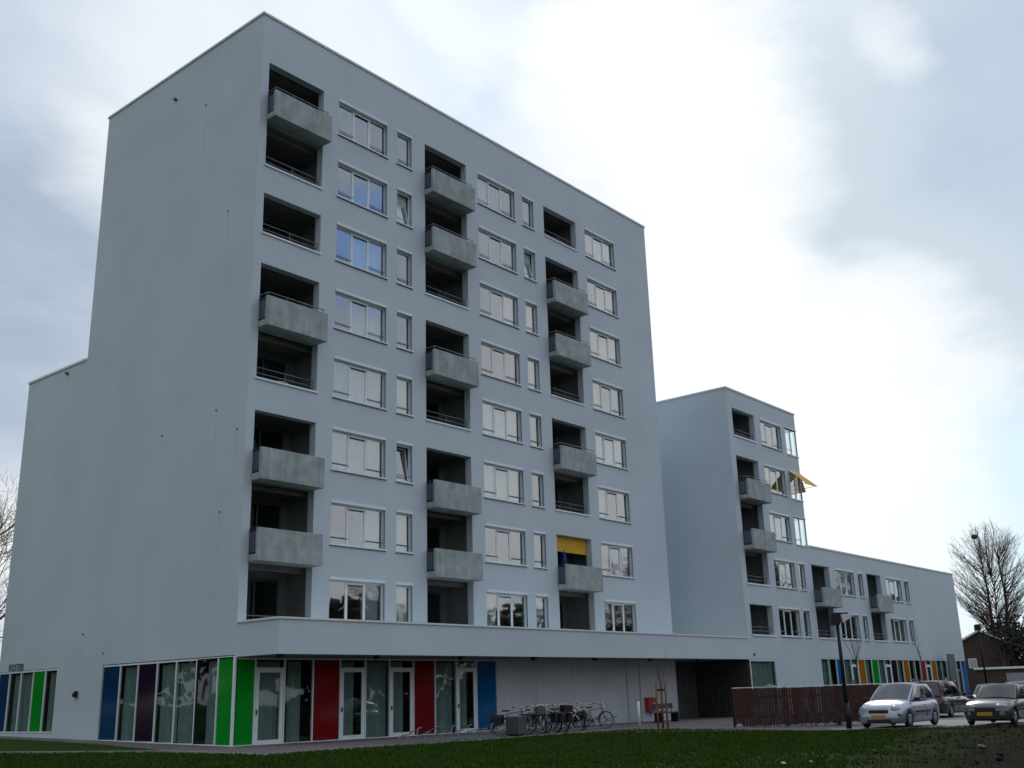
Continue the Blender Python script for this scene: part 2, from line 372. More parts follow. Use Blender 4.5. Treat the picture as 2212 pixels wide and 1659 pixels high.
xs = axis(-1500, 2000, -30, 48, 1.0); ys = axis(-1500, 2000, -36, 20, 1.0)
g = MB(); nx, ny = len(xs), len(ys); g.sm = True
for y in ys:
    for x in xs: g.v.append((x, y, gh(x, y) - .03 + bump_h(x, y)))
for j in range(ny - 1):
    for i in range(nx - 1): g.face((j * nx + i, j * nx + i + 1, (j + 1) * nx + i + 1, (j + 1) * nx + i))
tag(g.build('ground', 'lawn', fix=False), kind='structure')

def sheet(name, poly, mt, lift=.0, st=1.0, skirt=.12):
    """polygon draped on the ground with a small edge"""
    bm = bmesh.new(); vs = []
    n = len(poly); dense = []
    for i in range(n):
        a = Vector(poly[i]); b = Vector(poly[(i + 1) % n]); k = max(1, int((b - a).length / st))
        for j in range(k): dense.append(a.lerp(b, j / k))
    vs = [bm.verts.new((p.x, p.y, 0)) for p in dense]; f = bm.faces.new(vs)
    bmesh.ops.triangulate(bm, faces=[f])
    for _ in range(3):
        long = [e for e in bm.edges if e.calc_length() > st * 2.2]
        if not long: break
        bmesh.ops.subdivide_edges(bm, edges=long, cuts=1); bmesh.ops.triangulate(bm, faces=bm.faces[:])
    for v in bm.verts: v.co.z = gh(v.co.x, v.co.y) + lift
    r = bmesh.ops.extrude_edge_only(bm, edges=[e for e in bm.edges if e.is_boundary])
    for v in [q for q in r['geom'] if isinstance(q, bmesh.types.BMVert)]: v.co.z -= skirt
    bmesh.ops.recalc_face_normals(bm, faces=bm.faces)
    me = bpy.data.meshes.new(name); bm.to_mesh(me); bm.free(); me.materials.append(M[mt])
    o = bpy.data.objects.new(name, me); col.objects.link(o); return tag(o, kind='structure')
sheet('pavement', [(-2.5, -.4), (-3.0, -5.6), (4.5, -6.3), (13.6, -5.8), (16.2, -9.6), (15.3, -12.5), (16.5, -13.3), (34, -13.3), (34, 12), (-.9, 12), (-1.2, 6), (-2.1, 1.0)], 'paving', .0)
sheet('side_pavement', [(-.9, 12), (-1.2, 20), (0.4, 20), (0.4, 12)], 'paving', .004)
sheet('road', [(15.2, -14.5), (16.5, -13.3), (34, -13.3), (34, -8), (75, -8), (78, 4), (180, 4), (180, -24), (60, -24), (29, -22.5), (21, -18.9), (18.1, -16.7)], 'asphalt', .004)
def kerb(name, pts, wd=.14, up_=.05):
    mb = MB()
    for a, b in zip(pts, pts[1:]):
        a, b = Vector((*a, 0)), Vector((*b, 0)); k = max(1, int((b - a).length / 1.0)); d = (b - a).normalized(); nrm = Vector((-d.y, d.x, 0)) * wd / 2
        for j in range(k):
            p, q = a.lerp(b, (j + .01) / k), a.lerp(b, (j + .99) / k)
            zs = [gh(p.x, p.y), gh(q.x, q.y)]; n = len(mb.v)
            for zz in (-.15, up_):
                for (r_, sg, zi) in ((p, -1, 0), (q, -1, 1), (q, 1, 1), (p, 1, 0)): mb.v.append((r_.x + nrm.x * sg, r_.y + nrm.y * sg, zs[zi] + zz))
            for qd in ((0, 3, 2, 1), (4, 5, 6, 7), (0, 1, 5, 4), (1, 2, 6, 5), (2, 3, 7, 6), (3, 0, 4, 7)): mb.face([n + i for i in qd])
    return tag(mb.build(name, 'kerb'), kind='structure')
kerb('kerb', [(-9.5, 12), (-5.6, 4.6), (-2.6, .1), (-3.0, -5.65), (4.5, -6.37), (13.6, -5.87), (16.25, -9.65), (15.3, -12.5), (15.2, -14.6), (18.1, -16.8), (21, -19.0), (29, -22.6)], .16, .025)

# ------------------------------------------------------------------ building helpers
def wall_grid(mb, plane, fixed, a0, a1, z0, z1, holes, th, inward):
    """outer wall face with rectangular openings and their reveals. plane 'y': wall at y=fixed, a = x. plane 'x': wall at x=fixed, a = y."""
    A = sorted({a0, a1, *[h[0] for h in holes], *[h[1] for h in holes]}); A = [a for a in A if a0 <= a <= a1]
    Z = sorted({z0, z1, *[h[2] for h in holes], *[h[3] for h in holes]}); Z = [z for z in Z if z0 <= z <= z1]
    P = (lambda a, z, d=0: (a, fixed + d * inward, z)) if plane == 'y' else (lambda a, z, d=0: (fixed + d * inward, a, z))
    for i in range(len(A) - 1):
        for j in range(len(Z) - 1):
            am, zm = (A[i] + A[i + 1]) / 2, (Z[j] + Z[j + 1]) / 2
            if any(h[0] < am < h[1] and h[2] < zm < h[3] for h in holes): continue
            mb.quad(P(A[i], Z[j]), P(A[i + 1], Z[j]), P(A[i + 1], Z[j + 1]), P(A[i], Z[j + 1]))
    for (b0, b1, c0, c1, *rest) in holes:
        t = rest[0] if rest else th
        mb.quad(P(b0, c0), P(b0, c1), P(b0, c1, t), P(b0, c0, t)); mb.quad(P(b1, c0), P(b1, c0, t), P(b1, c1, t), P(b1, c1))
        mb.quad(P(b0, c1), P(b1, c1), P(b1, c1, t), P(b0, c1, t)); mb.quad(P(b0, c0), P(b0, c0, t), P(b1, c0, t), P(b1, c0))
    return mb

WW, WH, SW = 2.81, 1.73, .90
def window_template(width, panes, tilt=False, rail=True, low=False):
    """local: x along the wall, z up from the sill, +y into the building"""
    hb = .12
    fr = MB(); d0, d1 = .15, .21; zt = WH - .10
    fr.box(0.0, d0, .05, .05, d1, zt); fr.box(width - .05, d0, .05, width, d1, zt); fr.box(.05, d0, zt - .07, width - .05, d1, zt); fr.box(.05, d0, .05, width - .05, d1, .11)
    n = panes; pw = (width - .1) / n
    for i in range(1, n):
        x = .05 + pw * i; fr.box(x - .06, d0 - .005, .11, x + .06, d1, zt - .07)
    if n == 3:   # opening light in the middle: raised sash with its vent
        x0 = .05 + pw + .05; x1 = .05 + 2 * pw - .05
        fr.box(x0, d0 - .03, zt - .14, x1, d0, zt - .07)
    root = fr.build('window', 'white')
    hbx = MB(); hbx.box(-.01, -.03, WH - .10, width + .01, .22, WH + .0); hbx.build('head_box', 'white', root)
    MB().box(-.05, -.07, -.0, width + .05, .20, .05).build('sill', 'white', root)
    MB().box(-.045, -.05, -.02, width + .045, .02, .0).build('drip_edge', 'darkgrey', root)
    if n == 3: MB().box(x0 + .02, d0 - .036, zt - .175, x1 - .02, d0 + .005, zt - .14).build('vent', 'blackmetal', root)
    # roller shade guides along the right reveal
    gd = MB(); gd.box(width - .025, .02, .06, width, .05, WH - .10); gd.build('shade_guide', 'steel', root)
    for i in range(n):
        x0_, x1_ = .05 + pw * i + (.06 if i else .0), .05 + pw * (i + 1) - (.06 if i < n - 1 else .0)
        pm = MB(); cx = (x0_ + x1_) / 2; hw = (x1_ - x0_) / 2; cz = .11; hh = zt - .07 - .11
        if tilt and n == 1:
            pm.m = 0; pm.box(-hw, 0, 0, hw, .006, hh); pm.m = 1
            for q in ((-hw, -.02, 0, -hw + .05, .03, hh), (hw - .05, -.02, 0, hw, .03, hh), (-hw + .05, -.02, hh - .05, hw - .05, .03, hh), (-hw + .05, -.02, 0, hw - .05, .03, .05)): pm.box(*q)
            po = pm.build('pane', ['glass', 'white'], root, (cx, d0 + .03, cz)); po.rotation_euler = (-R(8), 0, 0)
        else:
            pm.box(-hw, 0, 0, hw, .006, hh); po = pm.build('pane', 'glass', root, (cx, d0 + .012, cz))
    if rail:
        for i in ([0, 2] if n == 3 else [0]):
            x0_, x1_ = .05 + pw * i, .05 + pw * (i + 1)
            rl = MB(); rl.tube((x0_, d0 - .05, .33), (x1_, d0 - .05, .33), .018, n=6); rl.build('safety_rail', 'steel', root)
    rm = MB()   # dark room behind
    y0, y1 = .23, 1.6
    rm.quad((0, y1, 0), (width, y1, 0), (width, y1, WH), (0, y1, WH)); rm.quad((0, y0, 0), (0, y1, 0), (0, y1, WH), (0, y0, WH)); rm.quad((width, y0, 0), (width, y1, 0), (width, y1, WH), (width, y0, WH))
    rm.quad((0, y0, 0), (width, y0, 0), (width, y1, 0), (0, y1, 0)); rm.quad((0, y0, WH), (width, y0, WH), (width, y1, WH), (0, y1, WH)); rm.build('room', 'dark', root, fix=False)
    return root
def curtain_mesh(x0, x1, z0, z1, y, fold=.12, amp=.03):
    mb = MB(); mb.sm = True; n = max(6, int((x1 - x0) / fold * 4)); ph = random.random() * 6
    for i in range(n + 1):
        x = x0 + (x1 - x0) * i / n; yy = y + amp * math.sin(i * math.pi / 2 + ph) * (1 + .5 * math.sin(i * .37 + ph))
        mb.v += [(x, yy, z0), (x, yy, z1)]
    for i in range(n): mb.face((2 * i, 2 * i + 2, 2 * i + 3, 2 * i + 1))
    return mb
T_big = window_template(WW, 3); T_big_low = window_template(WW, 3, rail=False)
T_small = window_template(SW, 1); T_small_low = window_template(SW, 1, rail=False); T_tilt = window_template(SW, 1, tilt=True)
TEMPL = [T_big, T_big_low, T_small, T_small_low, T_tilt]
CURT = {'full': curtain_mesh(.03, WW - .03, .1, 1.6, .34), 'left': curtain_mesh(.03, 1.0, .1, 1.6, .34), 'right': curtain_mesh(1.85, WW - .03, .1, 1.6, .34), 'mid': curtain_mesh(.95, WW - .03, .1, 1.6, .34), 'small': curtain_mesh(.03, SW - .03, .1, 1.6, .32)}
CURTM = {}
def place_window(tpl, parent, x, y, z, kind=None, label=None, plane='y', sx=1.0):
    r = copy_tree(tpl, parent); r.location = Vector((x, y, z)) - parent.location
    r.scale = (sx, 1, 1)
    for ch in r.children:
        if ch.name.startswith('pane'):
            e = ch.rotation_euler; ch.rotation_euler = (e[0] + R(random.uniform(-.35, .35)), 0, R(random.uniform(-.45, .45)))
        if ch.name.startswith('shade_guide') or ch.name.startswith('vent'): pass
    if kind:
        if kind not in CURTM:
            o = CURT[kind].build('curtain', 'curtain', r, fix=False); CURTM[kind] = o.data
        else:
            o = bpy.data.objects.new('curtain', CURTM[kind]); col.objects.link(o); o.parent = r
    if label: r['label'] = label
    return r

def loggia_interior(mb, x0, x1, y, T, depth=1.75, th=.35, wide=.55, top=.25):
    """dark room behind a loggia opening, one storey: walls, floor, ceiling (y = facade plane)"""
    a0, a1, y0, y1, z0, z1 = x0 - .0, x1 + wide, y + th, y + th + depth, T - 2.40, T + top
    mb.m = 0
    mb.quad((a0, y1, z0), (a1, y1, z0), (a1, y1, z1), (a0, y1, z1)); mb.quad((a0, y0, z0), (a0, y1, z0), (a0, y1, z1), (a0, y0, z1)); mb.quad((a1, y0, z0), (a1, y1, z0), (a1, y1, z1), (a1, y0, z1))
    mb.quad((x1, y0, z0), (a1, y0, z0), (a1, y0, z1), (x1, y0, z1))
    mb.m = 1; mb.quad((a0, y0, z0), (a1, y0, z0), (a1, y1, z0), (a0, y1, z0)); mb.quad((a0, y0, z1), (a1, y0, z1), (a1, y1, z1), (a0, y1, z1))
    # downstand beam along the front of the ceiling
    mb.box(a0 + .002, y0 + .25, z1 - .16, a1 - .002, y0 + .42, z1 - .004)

def loggia_glazing(parent, x0, x1, y, T, th=.35, depth=1.75):
    """glazed back wall: frame (part) with panes (sub-parts)"""
    yb = y + th + depth - .12; z0, z1 = T - 2.38, T - .05; w_ = x1 - x0
    fr = MB(); cuts = [x0 + .05, x0 + .85, x0 + 1.75, x1 - .02]
    for c in cuts: fr.box(c - .035, yb, z0, c + .035, yb + .06, z1)
    fr.box(x0 + .02, yb, z1 - .07, x1, yb + .06, z1 + .0); fr.box(x0 + .02, yb, z0, x1, yb + .06, z0 + .08)
    off = parent.location
    f = fr.build('loggia_glazing', 'darkgrey', parent, off=off)
    for a, b in zip(cuts, cuts[1:]):
        MB().box(a + .036, yb + .02, z0 + .081, b - .036, yb + .028, z1 - .071).build('pane', 'logglass', f, off=off)
    cz = random.choice([0, 1, 2, 3])
    if cz:
        a, b = cuts[cz - 1], cuts[cz]
        cm = curtain_mesh(a + .05, b - .05, z0 + .1, z1 - .1, yb + .07, .1, .012); cm.build('curtain', 'curtain', f, off=off, fix=False)
    return f

T_balc = {}
def balcony(parent, x0, x1, y, T, rail=True, dz=1.48, proj=.58):
    """concrete balcony box: slab + parapet (part), bar screen and handrail (sub-parts)"""
    off = parent.location; zb, zt = T - 2.63, T - dz; yf = y - proj
    b = MB(); b.box(x0, yf, zb, x1, yf + .14, zt); b.box(x0, yf + .14, zb, x1, y + .0, zb + .24); b.box(x0 + .06, y + .002, zb + .004, x1 - .0, y + .345, zb + .236)
    o = b.build('balcony', 'concrete', parent, off=off)
    md = o.modifiers.new('edge', 'BEVEL'); md.width = .012; md.segments = 1
    s = MB()
    for k in range(5):
        yy = yf + .17 + k * (proj - .20) / 4; s.box(x0 + .03, yy - .012, zb + .26, x0 + .055, yy + .012, zt + .02)
    s.box(x0 + .028, yf + .14, zb + .27, x0 + .057, y - .01, zb + .30); s.box(x0 + .028, yf + .14, zt - .10, x0 + .057, y - .01, zt - .075)
    s.build('bar_screen', 'blackmetal', o, off=off)
    sx = MB(); sx.box(x0 + .036, yf + .145, zb + .31, x0 + .044, y - .012, zt - .12); sx.build('screen_panel', 'signblue', o, off=off)
    if rail:
        h = MB(); zr = zt + .14
        h.path([(x0 + .06, y - .0, zr), (x0 + .06, yf + .07, zr), (x1 - .12, yf + .07, zr)], .02, 6)
        for x in (x0 + .06, x0 + .9, x0 + 1.75, x1 - .22): h.tube((x, yf + .07, zt), (x, yf + .07, zr), .012, n=5)
        h.build('handrail', 'steel', o, off=off)
    return o
def loggia_rail(parent, x0, x1, y, zsill, single=False):
    off = parent.location; h = MB(); yy = y + .16
    zs = [zsill + .16] if single else [zsill + .44, zsill + .22]
    for z in zs: h.tube((x0, yy, z), (x1 - .02, yy, z), .017, n=6)
    for x in ((x0 + x1) / 2, x1 - .06): h.tube((x, yy, zsill), (x, yy, zs[0]), .014, n=5)
    h.build('loggia_railing', 'steel', parent, off=off)

# ------------------------------------------------------------------ apartment tower (left) with its podium
H, W1, D1, D2, ZS = 28.11, 27.98, 11.85, 17.15, 16.09
PY, ZP, ZB = -2.293, 3.945, 2.76          # podium front, coping, underside
X2, H2, X3A, H3, X3 = 32.06, 18.41, 41.2, 9.81, 68.72
tower = empty('apartment_tower', (0, 0, gh(0, 0)), 0, 'tall nine storey white rendered apartment block with stepped side wall, on the left', 'apartment building')
TO = tower.location
ROW = [25.93, 23.05, 20.17, 17.24, 14.37, 11.47, 8.60, 5.70]      # opening heads per storey
def rowtop(c, k):
    # heads measured per column of flats, nearly one plane
    return ROW[k]
MX = [0, 8.85, 17.71]
LOG = [  # per column: groups of storeys sharing an opening
    [(0, 1), (2, 2), (3, 4), (5, 7)], [(0, 2), (3, 4), (5, 7)], [(0, 0), (1, 3), (4, 5), (6, 7)]]
BAL = [[0, 3, 5, 6], [0, 1, 3, 5, 6], [1, 2, 4, 6]]
holes = []
for c in range(3):
    for (a, b) in LOG[c]:
        zb_ = ROW[b] - 1.73 + (.02 if b == 7 else 0)
        holes.append((.36 + MX[c], 3.19 + MX[c], zb_, ROW[a], .35))
    for k in range(8):
        holes.append((4.03 + MX[c], 4.03 + MX[c] + WW, ROW[k] - WH, ROW[k], .21))
        if c < 2: holes.append((7.46 + MX[c], 7.46 + MX[c] + SW, ROW[k] - WH, ROW[k], .21))
wl = MB(); wl.m = 0
wall_grid(wl, 'y', 0, 0, W1, ZB, H - .1, holes, .21, 1)
# right side and back
wl.quad((W1, 0, ZB), (W1, D1, ZB), (W1, D1, H - .1), (W1, 0, H - .1)); wl.quad((0, D1, ZS - .1), (W1, D1, ZS - .1), (W1, D1, H - .1), (0, D1, H - .1))
wl.quad((0, D2, -1), (W1, D2, -1), (W1, D2, ZS - .1), (0, D2, ZS - .1)); wl.quad((W1, D1, ZB), (W1, D2, ZB), (W1, D2, ZS - .1), (W1, D1, ZS - .1))
wl.quad((0, 0, H - .1), (W1, 0, H - .1), (W1, D1, H - .1), (0, D1, H - .1)); wl.quad((0, D1, ZS - .1), (W1, D1, ZS - .1), (W1, D2, ZS - .1), (0, D2, ZS - .1))
wl.quad((W1, 0, -1), (W1, D2, -1), (W1, D2, ZB), (W1, 0, ZB))
wl.m = 1   # the gable with its two ground floor openings
wall_grid(wl, 'x', 0, 0, D1, -1, H - .1, [(.03, 8.5, -.8, 2.83, .12)], .12, 1)
wall_grid(wl, 'x', 0, D1, D2, -1, ZS - .1, [(11.95, 17.1, .32, 2.84, .12)], .12, 1)
wall_o = wl.build('wall', ['stucco', 'gable'], tower, off=TO, fix=False)
# far strip starts just left of the step line, a second opening part
cp = MB(); e = .05
cp.box(-e, -e, H - .1, W1 + e, .3, H); cp.box(-e, .3, H - .1, .3, D1 + e, H); cp.box(W1 - .3, .3, H - .1, W1 + e, D1 + e, H); cp.box(.3, D1 - .3, H - .1, W1 - .3, D1 + e, H)
cp.box(-e, D1 + e, ZS - .1, .3, D2 + e, ZS); cp.box(.3, D2 - .3, ZS - .1, W1 + e, D2 + e, ZS)
cp.build('coping', 'cap', tower, off=TO)
MB().tube((26.0, 3.0, H - .1), (26.0, 3.0, H + 1.9), .02, n=5).build('antenna', 'blackmetal', tower, off=TO)
# loggias
for c in range(3):
    x0, x1 = .36 + MX[c], 3.19 + MX[c]
    for (a, b) in LOG[c]:
        li = MB()
        for k in range(a, b + 1): loggia_interior(li, x0, x1, 0, ROW[k])
        if b > a:
            for k in range(a, b): li.m = 1; li.box(x0 + .004, .352, ROW[k] - 2.62, x1 + .3, .5, ROW[k] - 2.41)
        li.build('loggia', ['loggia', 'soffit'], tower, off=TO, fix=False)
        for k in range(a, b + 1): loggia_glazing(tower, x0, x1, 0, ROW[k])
        if b < 7:
            MB().box(x0 - .05, -.06, ROW[b] - 1.73, x1 + .03, .36, ROW[b] - 1.66).build('loggia_sill', 'white', tower, off=TO)
            loggia_rail(tower, x0, x1, 0, ROW[b] - 1.66)
        else: loggia_rail(tower, x0, x1, 0, ROW[b] - 1.70, True)
    for k in BAL[c]: balcony(tower, x0 - .05, x1 - .0, 0, ROW[k], rail=(k <= 4))
    ck = ['full', 'left', 'right', 'mid', None, None]
    for k in range(8):
        place_window(T_big_low if k == 7 else T_big, tower, 4.03 + MX[c], 0, ROW[k] - WH, random.choice(ck) if not (c == 0 and k == 7) else 'right')
        if c < 2:
            tl = (c == 0 and k in (1, 5)) or (c == 1 and k == 1)
            place_window(T_tilt if tl else (T_small_low if k == 7 else T_small), tower, 7.46 + MX[c], 0, ROW[k] - WH, 'small' if random.random() < .5 else None)
# yellow blind in the low right loggia
xb = .36 + MX[2]; bl = MB(); bl.box(xb + .03, .30, ROW[6] - .72, xb + 2.78, .315, ROW[6] - .02); bl.box(xb + .03, .29, ROW[6] - .76, xb + 2.78, .325, ROW[6] - .72)
tag(bl.build('sun_blind', 'yellow', tower, off=TO), 'yellow roller blind half lowered in the loggia')
# podium: solid band along the front with soffit, coping
pm = MB(); pm.m = 0
pm.quad((0, PY, ZB), (X2, PY, ZB), (X2, PY, ZP - .07), (0, PY, ZP - .07)); pm.quad((0, PY, ZB), (0, 0, ZB), (0, 0, ZP - .07), (0, PY, ZP - .07))
pm.quad((0, PY, ZB), (X2, PY, ZB), (X2, PY + .25, ZB), (0, PY + .25, ZB))
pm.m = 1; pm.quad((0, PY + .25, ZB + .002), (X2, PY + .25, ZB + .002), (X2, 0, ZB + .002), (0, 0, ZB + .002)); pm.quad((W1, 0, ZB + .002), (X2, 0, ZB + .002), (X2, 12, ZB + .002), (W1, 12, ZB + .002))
pm.m = 2; pm.quad((0, PY, ZP - .07), (X2, PY, ZP - .07), (X2, -.0, ZP - .07), (0, -.0, ZP - .07)); pm.quad((W1, 0, ZP - .07), (X2, 0, ZP - .07), (X2, 14, ZP - .07), (W1, 14, ZP - .07))
pm.build('podium', ['stucco', 'soffit', 'cap'], tower, off=TO, fix=False)
pc = MB(); pc.box(-.05, PY - .05, ZP - .068, X2 - .004, PY + .28, ZP); pc.box(-.05, PY + .28, ZP - .068, .26, -.004, ZP); pc.build('podium_coping', 'cap', tower, off=TO)
for x in (.3, 4.6, 9.0, 13.5, 17.9, 22.5, 27):
    d = MB(); d.box(x - .09, -2.12, ZB - .13, x + .09, -1.94, ZB + .0); d.build('downlight', 'blackmetal', tower, off=TO)
# ground floor walls
gw = MB(); gw.m = 0; gw.box(13.4, 0, -1, 24.45, .3, ZB); gw.m = 1; gw.box(24.45, -.06, -1, 27.93, .3, ZB)
for xx in (16.1, 18.8, 21.5): gw.m = 2; gw.box(xx - .008, -.004, -.2, xx + .008, .0, ZB)
gw.box(23.3, -.03, -.6, 23.36, 0, ZB)
gw.build('ground_floor_wall', ['concwall', 'concwall', 'concrete'], tower, off=TO)
# covered passage
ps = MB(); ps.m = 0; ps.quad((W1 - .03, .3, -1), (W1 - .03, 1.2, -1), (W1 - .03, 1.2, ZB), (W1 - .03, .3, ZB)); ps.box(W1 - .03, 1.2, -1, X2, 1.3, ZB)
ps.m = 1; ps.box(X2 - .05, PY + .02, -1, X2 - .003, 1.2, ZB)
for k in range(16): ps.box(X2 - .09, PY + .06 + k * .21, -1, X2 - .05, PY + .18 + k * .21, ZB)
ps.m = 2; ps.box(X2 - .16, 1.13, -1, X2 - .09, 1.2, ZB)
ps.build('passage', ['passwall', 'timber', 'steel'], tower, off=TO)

def shopfront(parent, plane, fixed, bounds, kinds, base, top, inward, heads=None):
    """ground floor glazing made of storey high panels: each a part of the building"""
    off = parent.location
    P = (lambda mb, a0, a1, d0, d1, z0, z1: mb.box(a0, fixed + d0 * inward, z0, a1, fixed + d1 * inward, z1)) if plane == 'y' else (lambda mb, a0, a1, d0, d1, z0, z1: mb.box(fixed + d0 * inward, a0, z0, fixed + d1 * inward, a1, z1))
    for i, kd in enumerate(kinds):
        a0, a1 = bounds[i], bounds[i + 1]; z0 = base((a0 + a1) / 2) - .02; z1 = top
        if kd.startswith('p_'):
            mb = MB(); P(mb, a0 + .03, a1 - .03, .03, .06, z0 + .05, z1 - .06); mb.build('coloured_panel', kd, parent, off=off)
            fr = MB()
        elif kd == 'door':
            zd = z0 + (z1 - z0) * .885; fr = MB()
            dr = MB(); t = .14
            P(dr, a0 + .04, a0 + .04 + t, .01, .07, z0 + .04, zd); P(dr, a1 - .04 - t, a1 - .04, .01, .07, z0 + .04, zd); P(dr, a0 + .04 + t, a1 - .04 - t, .01, .07, zd - .16, zd); P(dr, a0 + .04 + t, a1 - .04 - t, .01, .07, z0 + .04, z0 + .17)
            do = dr.build('door', 'white', parent, off=off)
            pn = MB(); P(pn, a0 + .18, a1 - .18, .035, .045, z0 + .17, zd - .16); pn.build('pane', 'gfglass', do, off=off)
            hd = MB(); P(hd, a0 + .07, a0 + .10, -.05, .01, z0 + 1.0, z0 + 1.16); hd.build('handle', 'darkgrey', do, off=off)
            tr = MB(); P(tr, a0 + .03, a1 - .03, .035, .045, zd + .03, z1 - .06); tr.build('transom_pane', 'gfglass', parent, off=off)
        elif kd in ('glass', 'glasswhite', 'open'):
            mb = MB(); P(mb, a0 + .025, a1 - .025, .035, .045, z0 + .05, z1 - .06)
            go = mb.build('glass_panel', 'gfglass', parent, off=off)
            if kd == 'glasswhite':
                q = MB(); P(q, a0 + .1, a1 - .1, .3, .32, z0 + .3, z0 + (z1 - z0) * .57); q.build('white_board', 'p_white', go, off=off)
        # vertical mullion at the start of each panel, head and foot rails
        fm = MB(); P(fm, a0 - .025, a0 + .025, -.005, .08, z0, z1); P(fm, a0 + .025, a1 - .025, .0, .075, z1 - .06, z1); P(fm, a0 + .025, a1 - .025, .0, .075, z0, z0 + .05); fm.build('mullion_frame', 'white', parent, off=off)
        if kd in ('glass', 'door', 'glasswhite'):
            c0, c1 = a0 + .06, a1 - .06
            if random.random() < .35: c1 -= .35
            amp = .035; n = int((c1 - c0) / .022); cm = MB(); cm.sm = True; ph = random.random() * 6
            for k in range(n + 1):
                a = c0 + (c1 - c0) * k / n; dd = .22 + amp * math.sin(k * .9 + ph) * (1 + .6 * math.sin(k * .23 + ph))
                pt = (lambda z: (a, fixed + dd * inward, z)) if plane == 'y' else (lambda z: (fixed + dd * inward, a, z))
                cm.v += [pt(z0 + .06), pt(z1 - .12)]
            for k in range(n): cm.face((2 * k, 2 * k + 2, 2 * k + 3, 2 * k + 1))
            cm.build('curtain', 'curtain', parent, off=off, fix=False)
    rb = MB(); P(rb, bounds[0], bounds[-1], 2.2, 2.25, -.9, top); P(rb, bounds[0], bounds[-1], .12, 2.2, top - .005, top + .03); P(rb, bounds[0], bounds[-1], .1, 2.2, -1.0, -.9)
    rb.build('back_room', 'dark', parent, off=off)
fb = [0.0, .85, 2.1, 3.37, 4.64, 5.89, 7.14, 8.43, 9.64, 10.9, 12.14, 13.39]
shopfront(tower, 'y', 0, fb, ['p_green', 'door', 'glass', 'p_red', 'door', 'glass', 'door', 'p_red', 'glass', 'door', 'p_blue'], lambda a: gh(a, -.3), 2.74, 1)
gb = [.05, .98, 2.24, 3.49, 4.71, 5.98, 7.22, 8.45]
shopfront(tower, 'x', 0, gb, ['p_green', 'glass', 'glass', 'glass', 'p_purple', 'glass', 'p_navy'], lambda a: gh(-.3, a), 2.80, 1)
hb_ = [11.98, 12.98, 14.0, 15.07, 16.1, 17.05]
shopfront(tower, 'x', 0, hb_, ['glass', 'p_green', 'glass', 'glass', 'p_navy'], lambda a: .36, 2.82, 1)
MB().box(-.01, 0, -.5, .06, 17.1, gh(0, 8) - .3).build('plinth', 'soffit', tower, off=TO)
# corner post
MB().box(-.03, -.03, -.5, .03, .03, ZB).build('corner_post', 'white', tower, off=TO)
# raised lettering over the far strip, spouts and wall lamps on the gable
text_obj('lettering', 'FIOSTERI', .42, 'signblue', tower, Vector((-.02, 15.55, 2.86)) - TO, (R(90), 0, R(-90)), .01, 1.12, .72)
for (y, z, _) in SPOUTS:
    MB().tube((-.05, y, z + .02), (.02, y, z + .05), .022, n=8).build('overflow_spout', 'blackmetal', tower, off=TO)
for (y, z) in ((6.1, 26.62), (13.5, 15.72)):
    a = MB(); a.tube((-.13, y, z), (.0, y, z), .07, n=10); a.build('round_vent', 'darkgrey', tower, off=TO)
wlp = MB(); wlp.prism([(10.2, 1.66), (10.42, 1.7), (10.42, 1.76), (10.28, 1.88), (10.2, 1.9)], -.14, .0, 'x'); wlp.build('wall_lamp', 'blackmetal', tower, off=TO)

# ------------------------------------------------------------------ second block: tower part + long low wing
block = empty('apartment_block', (X2, PY, gh(34, -2)), 0, 'white rendered apartment block with six storey part and long low wing, behind the parked cars', 'apartment building')
BO = block.location
R2 = [17.23, 14.35, 11.45, 8.62, 5.78]
LX = [(32.64, 35.40), (41.35, 44.0), (50.2, 52.72)]
WX = [(36.2, 38.95), (44.95, 47.95), (53.65, 56.62)]
SX = [(39.5, 40.34), (48.65, 49.46), (57.25, 58.12)]
groups2 = [[(0, 0), (1, 3), (4, 4)], [(3, 4)], [(3, 4)]]
bal2 = [[1, 2], [3], [3]]
holes = []
for c in range(3):
    for (a, b) in groups2[c]: holes.append((LX[c][0], LX[c][1], R2[b] - 1.73 + .12 * 0, R2[a], .35))
    for k in range(5):
        if c > 0 and k < 3: continue
        holes.append((WX[c][0], WX[c][1], R2[k] - WH, R2[k], .3))
        if c > 0 or k > 2: holes.append((SX[c][0], SX[c][1], R2[k] - WH, R2[k], .3))
CW = [(39.6, X3A, R2[k] - 1.74, R2[k] - .02) for k in range(3)]
holesU = [h for h in holes if h[2] > H3 - .2] + [(LX[0][0], LX[0][1], H3 - .1, R2[1], .35)] + [(a, b, c, d, .12) for a, b, c, d in CW]
holesL = [h for h in holes if h[3] < H3] + [(32.1, 35.1, -.9, 2.74, .15), (41.25, X3, -.9, 2.9, .12)]
w2 = MB()
wall_grid(w2, 'y', PY, X2, X3A, H3 - .1, H2 - .1, [h for h in holesU], .3, 1)
hl2 = [h for h in holesL if not (h[0] == LX[0][0] and h[3] > 6)]
wall_grid(w2, 'y', PY, X2, X3, -1, H3 - .1, [(a, b, c, min(d, H3 - .1), *r) for (a, b, c, d, *r) in hl2] + [(LX[0][0], LX[0][1], R2[3] - 1.73, H3 - .1, .35)], .3, 1)
w2.quad((X2, PY, -1), (X2, 14, -1), (X2, 14, H2 - .1), (X2, PY, H2 - .1))
wall_grid(w2, 'x', X3A, PY, 12, H3 - .1, H2 - .1, [(PY, PY + 1.35, c, d, .12) for (_, _, c, d) in CW], .12, -1)
